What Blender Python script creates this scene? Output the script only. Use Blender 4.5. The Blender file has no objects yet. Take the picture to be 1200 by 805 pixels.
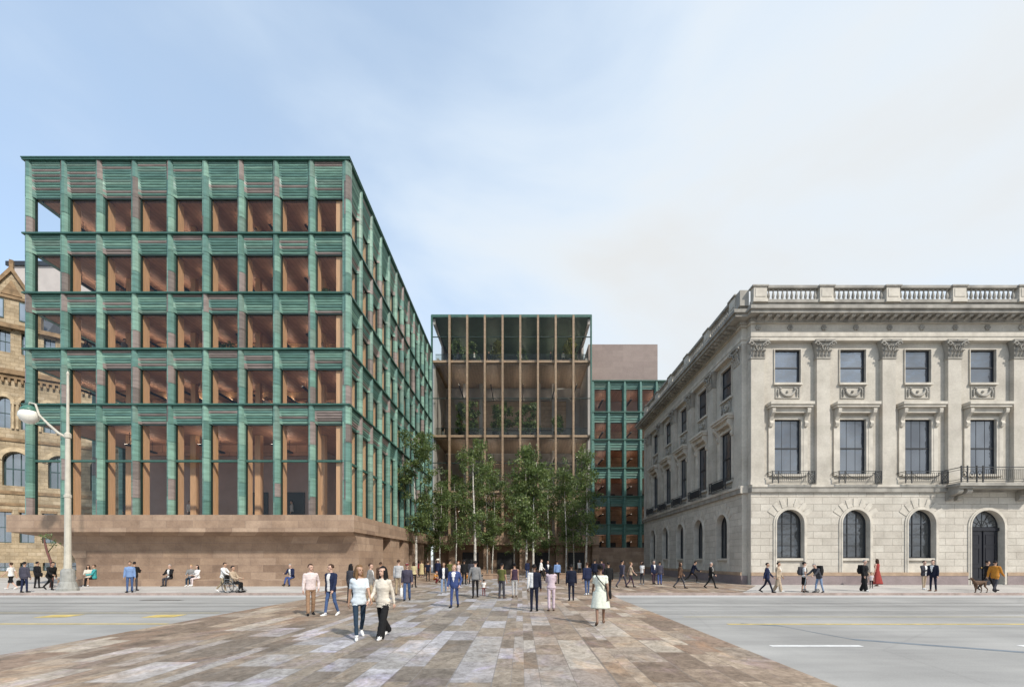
import bpy, bmesh, math, random
from mathutils import Vector, Matrix
from mathutils.kdtree import KDTree
R = math.radians
rng = random.Random(11)
scene = bpy.context.scene
COL = scene.collection

# ------------------------------------------------------------------ camera
cam_d = bpy.data.cameras.new("camera")
cam = bpy.data.objects.new("camera", cam_d); COL.objects.link(cam)
cam_d.sensor_fit = 'HORIZONTAL'; cam_d.sensor_width = 36.0; cam_d.lens = 15.75
cam_d.shift_x = -11 / 1200.0; cam_d.shift_y = 253.0 / 1200.0
cam_d.clip_start = 0.1; cam_d.clip_end = 5000
cam.location = (0, 0, 1.8); cam.rotation_euler = (R(90), 0, 0)
scene.camera = cam
F, VX, VY, CZ = 525.0, 611.0, 655.5, 1.8

# ------------------------------------------------------------------ sky, sun, exposure
SUN = Vector((0.82, -1.0, 1.14)).normalized()
elev = math.asin(SUN.z)
world = bpy.data.worlds.new("World"); scene.world = world; world.use_nodes = True
wt = world.node_tree; wt.nodes.clear()
def wn(t, **k):
    n = wt.nodes.new(t)
    for a, b in k.items(): setattr(n, a, b)
    return n
wo = wn('ShaderNodeOutputWorld'); bg = wn('ShaderNodeBackground'); bg.inputs[1].default_value = 0.15
sky = wn('ShaderNodeTexSky', sky_type='NISHITA', sun_disc=False, sun_elevation=elev,
         sun_rotation=math.atan2(SUN.x, SUN.y), air_density=1.0, dust_density=0.7, ozone_density=1.0)
tc = wn('ShaderNodeTexCoord')
mp = wn('ShaderNodeMapping'); mp.inputs['Scale'].default_value = (1.0, 1.0, 1.9); mp.inputs['Location'].default_value = (0.35, 0.1, 0.2)
no = wn('ShaderNodeTexNoise'); no.inputs['Scale'].default_value = 1.35; no.inputs['Detail'].default_value = 7; no.inputs['Roughness'].default_value = 0.5
no.inputs['Distortion'].default_value = 0.5
sx = wn('ShaderNodeSeparateXYZ')
# thin high overcast: thicker to the east (+X), thinner to the west, broken by noise
m1 = wn('ShaderNodeMath', operation='MULTIPLY_ADD'); m1.inputs[1].default_value = 0.62; m1.inputs[2].default_value = 0.47
m2 = wn('ShaderNodeMath', operation='MULTIPLY_ADD'); m2.inputs[1].default_value = 1.75; m2.inputs[2].default_value = -0.84
m3 = wn('ShaderNodeMath', operation='ADD', use_clamp=True)
cr = wn('ShaderNodeValToRGB'); cr.color_ramp.interpolation = 'EASE'
cr.color_ramp.elements[0].position = 0.08; cr.color_ramp.elements[0].color = (0.4, 0.4, 0.4, 1)
cr.color_ramp.elements[1].position = 0.85; cr.color_ramp.elements[1].color = (1, 1, 1, 1)
cloud = wn('ShaderNodeValToRGB')
cloud.color_ramp.elements[0].position = 0.1; cloud.color_ramp.elements[0].color = (3.95, 4.95, 6.0, 1)
cloud.color_ramp.elements[1].position = 0.95; cloud.color_ramp.elements[1].color = (3.7, 3.8, 3.86, 1)
mixc = wn('ShaderNodeMix', data_type='RGBA')
L = wt.links.new
L(tc.outputs['Generated'], mp.inputs[0]); L(mp.outputs[0], no.inputs['Vector'])
L(tc.outputs['Generated'], sx.inputs[0]); L(sx.outputs[0], m1.inputs[0])
L(no.outputs[0], m2.inputs[0]); L(m1.outputs[0], m3.inputs[0]); L(m2.outputs[0], m3.inputs[1])
L(m3.outputs[0], cr.inputs[0]); L(m3.outputs[0], cloud.inputs[0]); L(cr.outputs[0], mixc.inputs[0])
L(sky.outputs[0], mixc.inputs[6]); L(cloud.outputs[0], mixc.inputs[7])
L(mixc.outputs[2], bg.inputs[0]); L(bg.outputs[0], wo.inputs[0])

sun_d = bpy.data.lights.new("sun", 'SUN'); sun_d.energy = 2.85; sun_d.angle = R(2.0); sun_d.color = (1.0, 0.94, 0.85)
sun = bpy.data.objects.new("sun", sun_d); COL.objects.link(sun)
sun.location = (40, -40, 60); sun.rotation_euler = (-SUN).to_track_quat('-Z', 'Y').to_euler()
scene.view_settings.view_transform = 'Standard'; scene.view_settings.look = 'None'
scene.view_settings.exposure = 0.55; scene.view_settings.gamma = 1.0
scene.render.engine = 'CYCLES'
scene.cycles.use_denoising = True
scene.cycles.max_bounces = 8; scene.cycles.diffuse_bounces = 4; scene.cycles.transparent_max_bounces = 16
scene.cycles.caustics_reflective = False; scene.cycles.caustics_refractive = False

# ------------------------------------------------------------------ materials
def new_mat(name):
    m = bpy.data.materials.new(name); m.use_nodes = True
    nt = m.node_tree; nt.nodes.clear()
    out = nt.nodes.new('ShaderNodeOutputMaterial'); b = nt.nodes.new('ShaderNodeBsdfPrincipled')
    nt.links.new(b.outputs[0], out.inputs[0])
    return m, nt, b, out
def c4(c): return (c[0], c[1], c[2], 1)
def ramp(nt, cols, pos=None, interp='LINEAR'):
    r = nt.nodes.new('ShaderNodeValToRGB'); r.color_ramp.interpolation = interp
    e = r.color_ramp.elements
    while len(e) < len(cols): e.new(0.5)
    for i, c in enumerate(cols):
        e[i].position = pos[i] if pos else i / max(1, len(cols) - 1)
        e[i].color = c4(c)
    return r
def noise(nt, scale, detail=5, rough=0.55, vec=None, dist=0.0):
    n = nt.nodes.new('ShaderNodeTexNoise'); n.inputs['Scale'].default_value = scale
    n.inputs['Detail'].default_value = detail; n.inputs['Roughness'].default_value = rough
    n.inputs['Distortion'].default_value = dist
    if vec is not None: nt.links.new(vec, n.inputs['Vector'])
    return n
def geo_pos(nt):
    return nt.nodes.new('ShaderNodeNewGeometry').outputs['Position']
def mapped(nt, vec, scale=(1, 1, 1), loc=(0, 0, 0), rot=(0, 0, 0)):
    m = nt.nodes.new('ShaderNodeMapping')
    m.inputs['Scale'].default_value = scale; m.inputs['Location'].default_value = loc; m.inputs['Rotation'].default_value = rot
    nt.links.new(vec, m.inputs[0]); return m.outputs[0]
def mix(nt, a, b, fac, mode='MIX'):
    m = nt.nodes.new('ShaderNodeMix'); m.data_type = 'RGBA'; m.blend_type = mode
    for sock, v in ((m.inputs[0], fac), (m.inputs[6], a), (m.inputs[7], b)):
        if isinstance(v, (int, float)): sock.default_value = v
        elif isinstance(v, tuple): sock.default_value = c4(v)
        else: nt.links.new(v, sock)
    return m.outputs[2]
def bump(nt, b, h, strength=0.3, dist=0.02):
    n = nt.nodes.new('ShaderNodeBump'); n.inputs['Strength'].default_value = strength; n.inputs['Distance'].default_value = dist
    nt.links.new(h, n.inputs['Height']); nt.links.new(n.outputs[0], b.inputs['Normal'])

_M = {}
def plain(name, col, rough=0.6, var=0.2, scale=6.0, metal=0.0, bmp=0.0, spec=0.5, stretch=(1, 1, 1)):
    """a base colour broken up by two scales of noise"""
    if name in _M: return _M[name]
    m, nt, b, out = new_mat(name)
    p = mapped(nt, geo_pos(nt), stretch)
    n1 = noise(nt, scale, 6, 0.6, p)
    lo = tuple(x * (1 - var) for x in col); hi = tuple(min(1, x * (1 + var)) for x in col)
    r = ramp(nt, [lo, col, hi], [0.3, 0.5, 0.7]); nt.links.new(n1.outputs[0], r.inputs[0])
    nt.links.new(r.outputs[0], b.inputs['Base Color'])
    b.inputs['Roughness'].default_value = rough; b.inputs['Metallic'].default_value = metal
    b.inputs['Specular IOR Level'].default_value = spec
    if bmp: bump(nt, b, n1.outputs[0], bmp, 0.02)
    _M[name] = m; return m

def wall_uv(nt):
    """(x+y, z) so that courses run level on walls of either direction"""
    g = geo_pos(nt); s = nt.nodes.new('ShaderNodeSeparateXYZ'); nt.links.new(g, s.inputs[0])
    a = nt.nodes.new('ShaderNodeMath'); a.operation = 'ADD'
    nt.links.new(s.outputs[0], a.inputs[0]); nt.links.new(s.outputs[1], a.inputs[1])
    c = nt.nodes.new('ShaderNodeCombineXYZ'); nt.links.new(a.outputs[0], c.inputs[0]); nt.links.new(s.outputs[2], c.inputs[1])
    return c.outputs[0], g
def masonry(name, tones, bw, bh, mortar, msize=0.01, rough=0.8, bmp=0.4, stain=0.25, joint_bump=0.6, uv=None, offs=0.5, pos=None, stain_cols=None, nscale=1.1):
    if name in _M: return _M[name]
    m, nt, b, out = new_mat(name)
    u, g = wall_uv(nt)
    if uv: u = uv(nt, g)
    br = nt.nodes.new('ShaderNodeTexBrick')
    br.offset = offs; br.inputs['Scale'].default_value = 1.0
    br.inputs['Color1'].default_value = (0, 0, 0, 1); br.inputs['Color2'].default_value = (1, 1, 1, 1)
    br.inputs['Mortar'].default_value = (0.4, 0.4, 0.4, 1)
    br.inputs['Mortar Size'].default_value = msize; br.inputs['Mortar Smooth'].default_value = 0.3
    br.inputs['Brick Width'].default_value = bw; br.inputs['Row Height'].default_value = bh; br.inputs['Bias'].default_value = 0.0
    nt.links.new(u, br.inputs['Vector'])
    r = ramp(nt, tones, pos); nt.links.new(br.outputs['Color'], r.inputs[0])
    n1 = noise(nt, nscale, 7, 0.62, g); n2 = noise(nt, 9, 5, 0.65, g)
    lo = 1 - stain
    s1 = ramp(nt, [(lo, lo, lo), (1 + 0 * lo, 1, 1)] if not stain_cols else stain_cols, [0.32, 0.62]); nt.links.new(n1.outputs[0], s1.inputs[0])
    s2 = ramp(nt, [(0.8, 0.8, 0.8), (1, 1, 1)], [0.3, 0.6]); nt.links.new(n2.outputs[0], s2.inputs[0])
    c = mix(nt, r.outputs[0], s1.outputs[0], 1.0, 'MULTIPLY'); c = mix(nt, c, s2.outputs[0], 0.7, 'MULTIPLY')
    c = mix(nt, c, mortar, br.outputs['Fac'])
    nt.links.new(c, b.inputs['Base Color']); b.inputs['Roughness'].default_value = rough
    inv = nt.nodes.new('ShaderNodeMath'); inv.operation = 'MULTIPLY_ADD'; inv.inputs[1].default_value = -joint_bump
    nt.links.new(br.outputs['Fac'], inv.inputs[0]); nt.links.new(n2.outputs[0], inv.inputs[2])
    bump(nt, b, inv.outputs[0], bmp, 0.03)
    _M[name] = m; return m

def glass(name, tint=(0.8, 0.84, 0.83), refl=0.10, rough=0.01):
    if name in _M: return _M[name]
    m, nt, b, out = new_mat(name); nt.nodes.remove(b)
    t = nt.nodes.new('ShaderNodeBsdfTransparent'); t.inputs[0].default_value = c4(tint)
    g = nt.nodes.new('ShaderNodeBsdfGlossy'); g.inputs['Roughness'].default_value = rough; g.inputs[0].default_value = (0.9, 0.95, 1, 1)
    lw = nt.nodes.new('ShaderNodeLayerWeight'); lw.inputs[0].default_value = 0.5
    pw = nt.nodes.new('ShaderNodeMath'); pw.operation = 'POWER'; pw.inputs[1].default_value = 4.5; nt.links.new(lw.outputs['Facing'], pw.inputs[0])
    a = nt.nodes.new('ShaderNodeMath'); a.operation = 'MULTIPLY_ADD'; a.use_clamp = True
    a.inputs[1].default_value = 0.8; a.inputs[2].default_value = refl; nt.links.new(pw.outputs[0], a.inputs[0])
    x = nt.nodes.new('ShaderNodeMixShader'); nt.links.new(a.outputs[0], x.inputs[0])
    nt.links.new(t.outputs[0], x.inputs[1]); nt.links.new(g.outputs[0], x.inputs[2]); nt.links.new(x.outputs[0], out.inputs[0])
    _M[name] = m; return m
def dark_glass(name, body=(0.03, 0.035, 0.045), refl=0.35, wob=0.02, rough=0.02):
    if name in _M: return _M[name]
    m, nt, b, out = new_mat(name)
    b.inputs['Base Color'].default_value = c4(body); b.inputs['Roughness'].default_value = 0.3
    g = nt.nodes.new('ShaderNodeBsdfGlossy'); g.inputs['Roughness'].default_value = rough; g.inputs[0].default_value = (0.85, 0.92, 1, 1)
    x = nt.nodes.new('ShaderNodeMixShader'); x.inputs[0].default_value = refl
    n = noise(nt, 1.6, 2, 0.5, geo_pos(nt)); bp = nt.nodes.new('ShaderNodeBump'); bp.inputs['Strength'].default_value = wob; bp.inputs['Distance'].default_value = 0.3
    nt.links.new(n.outputs[0], bp.inputs['Height']); nt.links.new(bp.outputs[0], g.inputs['Normal'])
    nv = noise(nt, .33, 2, .5, geo_pos(nt)); rv = nt.nodes.new('ShaderNodeMapRange'); rv.inputs[1].default_value = .35; rv.inputs[2].default_value = .65; rv.inputs[3].default_value = refl * .6; rv.inputs[4].default_value = refl * 1.35
    nt.links.new(nv.outputs[0], rv.inputs[0]); nt.links.new(rv.outputs[0], x.inputs[0])
    nt.links.new(b.outputs[0], x.inputs[1]); nt.links.new(g.outputs[0], x.inputs[2]); nt.links.new(x.outputs[0], out.inputs[0])
    _M[name] = m; return m
def planks(name, c1, c2, w, axis, rough=0.55):
    """timber boards w wide; axis is the world axis across the boards"""
    if name in _M: return _M[name]
    m, nt, b, out = new_mat(name)
    g = geo_pos(nt)
    sep = nt.nodes.new('ShaderNodeSeparateXYZ'); nt.links.new(g, sep.inputs[0])
    o = nt.nodes.new('ShaderNodeCombineXYZ')
    other = {'X': 1, 'Y': 0, 'Z': 0}[axis]; ax = 'XYZ'.index(axis)
    if axis == 'Z':
        ad = nt.nodes.new('ShaderNodeMath'); nt.links.new(sep.outputs[0], ad.inputs[0]); nt.links.new(sep.outputs[1], ad.inputs[1])
        nt.links.new(ad.outputs[0], o.inputs[0])
    else: nt.links.new(sep.outputs[other], o.inputs[0])
    nt.links.new(sep.outputs[ax], o.inputs[1])
    br = nt.nodes.new('ShaderNodeTexBrick'); br.inputs['Scale'].default_value = 1
    br.inputs['Color1'].default_value = (0, 0, 0, 1); br.inputs['Color2'].default_value = (1, 1, 1, 1); br.inputs['Mortar'].default_value = (0.0, 0.0, 0.0, 1)
    br.inputs['Brick Width'].default_value = 3.5; br.inputs['Row Height'].default_value = w; br.inputs['Mortar Size'].default_value = w * 0.03
    nt.links.new(o.outputs[0], br.inputs['Vector'])
    r = ramp(nt, [c1, c2]); nt.links.new(br.outputs['Color'], r.inputs[0])
    n1 = noise(nt, 2.5, 5, 0.6, g); r1 = ramp(nt, [(0.75, 0.75, 0.75), (1, 1, 1)], [0.3, 0.65]); nt.links.new(n1.outputs[0], r1.inputs[0])
    c = mix(nt, r.outputs[0], r1.outputs[0], 1.0, 'MULTIPLY')
    c = mix(nt, c, tuple(x * 0.35 for x in c1), br.outputs['Fac'])
    nt.links.new(c, b.inputs['Base Color']); b.inputs['Roughness'].default_value = rough
    _M[name] = m; return m

# ------------------------------------------------------------------ mesh helpers
def tag(o, label=None, cat=None, group=None, kind=None):
    if label: o['label'] = label
    if cat: o['category'] = cat
    if group: o['group'] = group
    if kind: o['kind'] = kind
    return o
def empty(name, loc=(0, 0, 0), rotz=0, label=None, cat=None, group=None):
    o = bpy.data.objects.new(name, None); COL.objects.link(o)
    o.empty_display_size = 0.2; o.location = loc; o.rotation_euler = (0, 0, rotz)
    return tag(o, label, cat, group)
class Wall:
    """local frame of a facade: u along it, d into the building, z up"""
    def __init__(s, o, u, n):
        s.o = Vector(o); s.u = Vector(u); s.n = Vector(n); s.flip = s.u.cross(s.n).z < 0
    def p(s, u, d, z):
        q = s.o + s.u * u + s.n * d; return (q.x, q.y, z)
WORLD = Wall((0, 0, 0), (1, 0, 0), (0, 1, 0))
class MB:
    def __init__(s): s.v = []; s.f = []; s.m = []
    def add(s, vs, fs, m=0):
        k = len(s.v); s.v += [tuple(v) for v in vs]
        for i, f in enumerate(fs):
            s.f.append([k + j for j in f]); s.m.append(m[i] if isinstance(m, list) else m)
        return s
    def box(s, u0, u1, d0, d1, z0, z1, m=0, W=WORLD):
        vs = [W.p(u, d, z) for z in (z0, z1) for (u, d) in ((u0, d0), (u1, d0), (u1, d1), (u0, d1))]
        return s.add(vs, [(3, 2, 1, 0), (4, 5, 6, 7), (0, 1, 5, 4), (1, 2, 6, 5), (2, 3, 7, 6), (3, 0, 4, 7)], m)
    def quad(s, a, b, c, d, m=0): return s.add([a, b, c, d], [(0, 1, 2, 3)], m)
    def prism(s, pts, z0, z1, m=0, W=WORLD):
        n = len(pts); vs = [W.p(u, d, z0) for u, d in pts] + [W.p(u, d, z1) for u, d in pts]
        return s.add(vs, [list(range(n))[::-1], list(range(n, 2 * n))] + [(i, (i + 1) % n, n + (i + 1) % n, n + i) for i in range(n)], m)
    def extr(s, prof, u0, u1, m=0, W=WORLD):
        """closed profile [(d,z)...] swept along u"""
        n = len(prof); vs = [W.p(u0, d, z) for d, z in prof] + [W.p(u1, d, z) for d, z in prof]
        return s.add(vs, [list(range(n)), list(range(n, 2 * n))[::-1]] + [(i, n + i, n + (i + 1) % n, (i + 1) % n) for i in range(n)], m)
    def uzprism(s, pts, d0, d1, m=0, W=WORLD):
        """closed outline [(u,z)...] given thickness d0..d1"""
        n = len(pts); vs = [W.p(u, d0, z) for u, z in pts] + [W.p(u, d1, z) for u, z in pts]
        return s.add(vs, [list(range(n)), list(range(n, 2 * n))[::-1]] + [(i, n + i, n + (i + 1) % n, (i + 1) % n) for i in range(n)], m)
    def tube(s, pts, rads, seg=8, m=0, caps=True):
        pts = [Vector(p) for p in pts]
        if not isinstance(rads, (list, tuple)): rads = [rads] * len(pts)
        rings = []; ref = None
        for i, p in enumerate(pts):
            t = (pts[min(i + 1, len(pts) - 1)] - pts[max(i - 1, 0)]).normalized()
            if ref is None: ref = Vector((1, 0, 0)) if abs(t.x) < 0.8 else Vector((0, 1, 0))
            a = (ref - t * ref.dot(t)).normalized(); ref = a; b = t.cross(a)
            rings.append([p + (a * math.cos(2 * math.pi * k / seg) + b * math.sin(2 * math.pi * k / seg)) * rads[i] for k in range(seg)])
        vs = [v for r in rings for v in r]; fs = []
        for i in range(len(pts) - 1):
            for k in range(seg):
                fs.append((i * seg + k, i * seg + (k + 1) % seg, (i + 1) * seg + (k + 1) % seg, (i + 1) * seg + k))
        if caps: fs += [list(range(seg))[::-1], list(range((len(pts) - 1) * seg, len(pts) * seg))]
        return s.add(vs, fs, m)
    def lathe(s, prof, c, seg=12, m=0):
        """[(r,z)...] turned about a vertical axis through c"""
        vs = [(c[0] + r * math.cos(2 * math.pi * k / seg), c[1] + r * math.sin(2 * math.pi * k / seg), c[2] + z) for r, z in prof for k in range(seg)]
        fs = [(i * seg + k, i * seg + (k + 1) % seg, (i + 1) * seg + (k + 1) % seg, (i + 1) * seg + k) for i in range(len(prof) - 1) for k in range(seg)]
        fs += [list(range(seg))[::-1], list(range((len(prof) - 1) * seg, len(prof) * seg))]
        return s.add(vs, fs, m)
    def ball(s, c, r, m=0, seg=10, rings=6):
        rx, ry, rz = (r, r, r) if isinstance(r, (int, float)) else r
        vs = [(c[0], c[1], c[2] - rz)]
        for i in range(1, rings):
            a = -math.pi / 2 + math.pi * i / rings
            for k in range(seg):
                t = 2 * math.pi * k / seg; vs.append((c[0] + rx * math.cos(a) * math.cos(t), c[1] + ry * math.cos(a) * math.sin(t), c[2] + rz * math.sin(a)))
        vs.append((c[0], c[1], c[2] + rz)); fs = []
        for k in range(seg):
            fs.append((0, 1 + (k + 1) % seg, 1 + k)); e = len(vs) - 1 - seg
            fs.append((len(vs) - 1, e + k, e + (k + 1) % seg))
            for i in range(rings - 2):
                a = 1 + i * seg; fs.append((a + k, a + (k + 1) % seg, a + seg + (k + 1) % seg, a + seg + k))
        return s.add(vs, fs, m)
    def build(s, name, mats, parent=None, smooth=False, recalc=True, local=False):
        if not isinstance(mats, (list, tuple)): mats = [mats]
        off = Vector((0, 0, 0))
        if parent is not None and not local:
            q = parent
            while q is not None: off += q.location; q = q.parent
        me = bpy.data.meshes.new(name)
        me.from_pydata([(v[0] - off.x, v[1] - off.y, v[2] - off.z) for v in s.v], [], s.f)
        for x in mats: me.materials.append(x)
        me.polygons.foreach_set('material_index', s.m)
        if smooth: me.polygons.foreach_set('use_smooth', [True] * len(s.f))
        if recalc:
            bm = bmesh.new(); bm.from_mesh(me); bmesh.ops.recalc_face_normals(bm, faces=bm.faces); bm.to_mesh(me); bm.free()
        me.update()
        o = bpy.data.objects.new(name, me); COL.objects.link(o)
        if parent is not None: o.parent = parent
        return o
def arch_pts(uc, w, sill, spring, n=14):
    """outline of an arched opening, from bottom left over the crown to bottom right"""
    r = w / 2
    return [(uc - r, sill)] + [(uc - r * math.cos(math.pi * i / n), spring + r * math.sin(math.pi * i / n)) for i in range(n + 1)] + [(uc + r, sill)]
def arch_wall(mb, W, u0, u1, z0, z1, uc, w, sill, spring, d=0.0, deep=0.5, m=0, mr=0, n=14):
    """wall panel u0..u1, z0..z1 with an arched opening and its reveal"""
    P = arch_pts(uc, w, sill, spring, n); a = P[0]; e = P[-1]
    def face(pts, mm=m): mb.add([W.p(u, d, z) for u, z in pts], [list(range(len(pts)))], mm)
    face([(u0, z0), (u1, z0), (u1, sill), (u0, sill)])
    face([(u0, sill), a, P[1], (u0, spring)]); face([e, (u1, sill), (u1, spring), P[-2]])
    arc = P[1:-1]; h = len(arc) // 2
    face([(u0, spring), arc[0], (u0, z1)])
    for i in range(h): face([arc[i], arc[i + 1], (u0 + (uc - u0) * (i + 1) / h, z1), (u0 + (uc - u0) * i / h, z1)])
    k = len(arc) - 1
    for i in range(h, k): face([arc[i], arc[i + 1], (uc + (u1 - uc) * (i + 1 - h) / (k - h), z1), (uc + (u1 - uc) * (i - h) / (k - h), z1)])
    face([(u1, spring), (u1, z1), arc[-1]])
    if deep:
        Q = P + [P[0]]
        for i in range(len(Q) - 1):
            (ua, za), (ub, zb) = Q[i], Q[i + 1]
            mb.add([W.p(ua, d, za), W.p(ub, d, zb), W.p(ub, d + deep, zb), W.p(ua, d + deep, za)], [(0, 1, 2, 3)], mr)
def rect_wall(mb, W, u0, u1, z0, z1, holes, d=0.0, deep=0.3, m=0, mr=0):
    """wall panel with rectangular holes [(ua,ub,za,zb)] that share one column"""
    holes = sorted(holes, key=lambda h: h[2]); z = z0
    def q(a, b, c, e): mb.add([W.p(a, d, c), W.p(b, d, c), W.p(b, d, e), W.p(a, d, e)], [(0, 1, 2, 3)], m)
    for ua, ub, za, zb in holes:
        if za > z: q(u0, u1, z, za)
        q(u0, ua, za, zb); q(ub, u1, za, zb); z = zb
        for (a, c, b, e) in ((ua, za, ub, za), (ub, za, ub, zb), (ub, zb, ua, zb), (ua, zb, ua, za)):
            mb.add([W.p(a, d, c), W.p(b, d, e), W.p(b, d + deep, e), W.p(a, d + deep, c)], [(0, 1, 2, 3)], mr)
    if z < z1: q(u0, u1, z, z1)
def ring_strip(mb, W, P, grow, d0, d1, m=0):
    """raised moulding that follows an open outline P outward by grow"""
    n = len(P); cu = sum(p[0] for p in P) / n; out = []
    for i, (u, z) in enumerate(P):
        a = P[max(0, i - 1)]; b = P[min(n - 1, i + 1)]
        t = Vector((b[0] - a[0], b[1] - a[1])).normalized(); out.append((u - t.y * grow, z + t.x * grow))
    for i in range(n - 1):
        q = [P[i], P[i + 1], out[i + 1], out[i]]
        vs = [W.p(u, d0, z) for u, z in q] + [W.p(u, d1, z) for u, z in q]
        mb.add(vs, [(0, 1, 2, 3), (2, 3, 7, 6), (0, 1, 5, 4), (4, 5, 6, 7)], m)
def PX(px, Y): return (px - VX) / F * Y
# ================================================================== ground, road, pavements
def pav_uv(nt, g):
    s = nt.nodes.new('ShaderNodeSeparateXYZ'); nt.links.new(g, s.inputs[0])
    c = nt.nodes.new('ShaderNodeCombineXYZ'); nt.links.new(s.outputs[1], c.inputs[0]); nt.links.new(s.outputs[0], c.inputs[1])
    return c.outputs[0]
def paving_mat():
    m, nt, b, out = new_mat('paving')
    g = geo_pos(nt); sep = nt.nodes.new('ShaderNodeSeparateXYZ'); nt.links.new(g, sep.inputs[0])
    def slabs(bw, bh, off, shift):
        wx = nt.nodes.new('ShaderNodeTexNoise'); wx.noise_dimensions = '1D'; wx.inputs['Scale'].default_value = .75; wx.inputs['Detail'].default_value = 1; nt.links.new(sep.outputs[0], wx.inputs['W'])
        xx = nt.nodes.new('ShaderNodeMath'); xx.operation = 'MULTIPLY_ADD'; xx.inputs[1].default_value = 1.5; nt.links.new(wx.outputs[0], xx.inputs[0]); nt.links.new(sep.outputs[0], xx.inputs[2])
        c = nt.nodes.new('ShaderNodeCombineXYZ'); nt.links.new(sep.outputs[1], c.inputs[0]); nt.links.new(xx.outputs[0], c.inputs[1])
        p = mapped(nt, c.outputs[0], loc=(shift, shift * 0.37, 0))
        br = nt.nodes.new('ShaderNodeTexBrick'); br.offset = off; br.offset_frequency = 2; br.squash = 0.72; br.squash_frequency = 3
        br.inputs['Scale'].default_value = 1; br.inputs['Color1'].default_value = (0, 0, 0, 1); br.inputs['Color2'].default_value = (1, 1, 1, 1)
        br.inputs['Mortar'].default_value = (.4, .4, .4, 1); br.inputs['Mortar Size'].default_value = 0.008; br.inputs['Mortar Smooth'].default_value = 0.2
        br.inputs['Brick Width'].default_value = bw; br.inputs['Row Height'].default_value = bh
        nt.links.new(p, br.inputs['Vector']); return br
    br = slabs(1.3, 0.42, 0.37, 0.0)
    tones_grey = ramp(nt, [(0.185, 0.16, 0.135), (0.25, 0.215, 0.175), (0.31, 0.30, 0.31), (0.27, 0.235, 0.195), (0.40, 0.395, 0.42), (0.33, 0.32, 0.315)], interp='CONSTANT', pos=[0, .2, .38, .55, .72, .86])
    tones_tan = ramp(nt, [(0.205, 0.153, 0.113), (0.285, 0.218, 0.163), (0.36, 0.285, 0.215), (0.25, 0.18, 0.132), (0.42, 0.365, 0.30), (0.305, 0.25, 0.20)], interp='CONSTANT', pos=[0, .2, .4, .6, .8, .9])
    nt.links.new(br.outputs['Color'], tones_grey.inputs[0]); nt.links.new(br.outputs['Color'], tones_tan.inputs[0])
    # grey slabs in the middle strip, tan ones to both sides, with a ragged change-over per slab
    big = noise(nt, 0.16, 3, 0.5, g)
    x1 = nt.nodes.new('ShaderNodeMath'); x1.operation = 'ADD'; x1.inputs[1].default_value = 2.6; nt.links.new(sep.outputs[0], x1.inputs[0])
    x2 = nt.nodes.new('ShaderNodeMath'); x2.operation = 'ABSOLUTE'; nt.links.new(x1.outputs[0], x2.inputs[0])
    x3 = nt.nodes.new('ShaderNodeMath'); x3.operation = 'MULTIPLY_ADD'; x3.inputs[1].default_value = 0.28; x3.inputs[2].default_value = -1.35; nt.links.new(x2.outputs[0], x3.inputs[0])
    x4 = nt.nodes.new('ShaderNodeMath'); x4.operation = 'MULTIPLY_ADD'; x4.inputs[1].default_value = 1.9; nt.links.new(big.outputs[0], x4.inputs[0]); nt.links.new(x3.outputs[0], x4.inputs[2])
    x4.use_clamp = True
    c = mix(nt, tones_grey.outputs[0], tones_tan.outputs[0], x4.outputs[0])
    ph = noise(nt, 1.7, 9, 0.72, mapped(nt, g, (1.0, 0.8, 1)), 1.2)
    r1 = ramp(nt, [(0.58, 0.54, 0.51), (1.08, 1.06, 1.03), (1.5, 1.48, 1.48)], [0.3, 0.5, 0.72]); nt.links.new(ph.outputs[0], r1.inputs[0])
    c = mix(nt, c, r1.outputs[0], 0.85, 'MULTIPLY')
    pr = noise(nt, 0.8, 6, 0.7, mapped(nt, g, (1.3, 0.7, 1), (7, 3, 0)), 0.8); rp = ramp(nt, [(0, 0, 0), (1, 1, 1)], [0.52, 0.68]); nt.links.new(pr.outputs[0], rp.inputs[0])
    c = mix(nt, c, mix(nt, c, (1.18, 1.04, .90), 1.0, 'MULTIPLY'), rp.outputs[0])
    pl = noise(nt, 0.9, 6, 0.7, mapped(nt, g, (1.2, 0.8, 1), (-5, 11, 0)), 0.8); rl = ramp(nt, [(0, 0, 0), (1, 1, 1)], [0.54, 0.7]); nt.links.new(pl.outputs[0], rl.inputs[0])
    c = mix(nt, c, mix(nt, c, (1.08, 1.05, 1.3), 1.0, 'MULTIPLY'), rl.outputs[0])
    n5 = noise(nt, 3.6, 7, 0.75, mapped(nt, g, (1.25, .85, 1)), 1.6); r5 = ramp(nt, [(.62, .60, .58), (1, 1, 1), (1.22, 1.23, 1.26)], [.36, .5, .66]); nt.links.new(n5.outputs[0], r5.inputs[0])
    c = mix(nt, c, r5.outputs[0], .8, 'MULTIPLY')
    n2 = noise(nt, 14, 6, 0.7, g); r2 = ramp(nt, [(0.72, 0.70, 0.68), (1.05, 1.05, 1.05)], [0.33, 0.6]); nt.links.new(n2.outputs[0], r2.inputs[0])
    c = mix(nt, c, r2.outputs[0], 0.8, 'MULTIPLY')
    jf = nt.nodes.new('ShaderNodeMath'); jf.operation = 'MULTIPLY'; jf.inputs[1].default_value = .55; nt.links.new(br.outputs['Fac'], jf.inputs[0])
    c = mix(nt, c, (0.15, 0.135, 0.12), jf.outputs[0])
    nt.links.new(c, b.inputs['Base Color'])
    rr = ramp(nt, [(0.5, 0.5, 0.5), (0.85, 0.85, 0.85)]); nt.links.new(ph.outputs[0], rr.inputs[0]); nt.links.new(rr.outputs[0], b.inputs['Roughness'])
    h = nt.nodes.new('ShaderNodeMath'); h.operation = 'MULTIPLY_ADD'; h.inputs[1].default_value = -0.9
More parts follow.
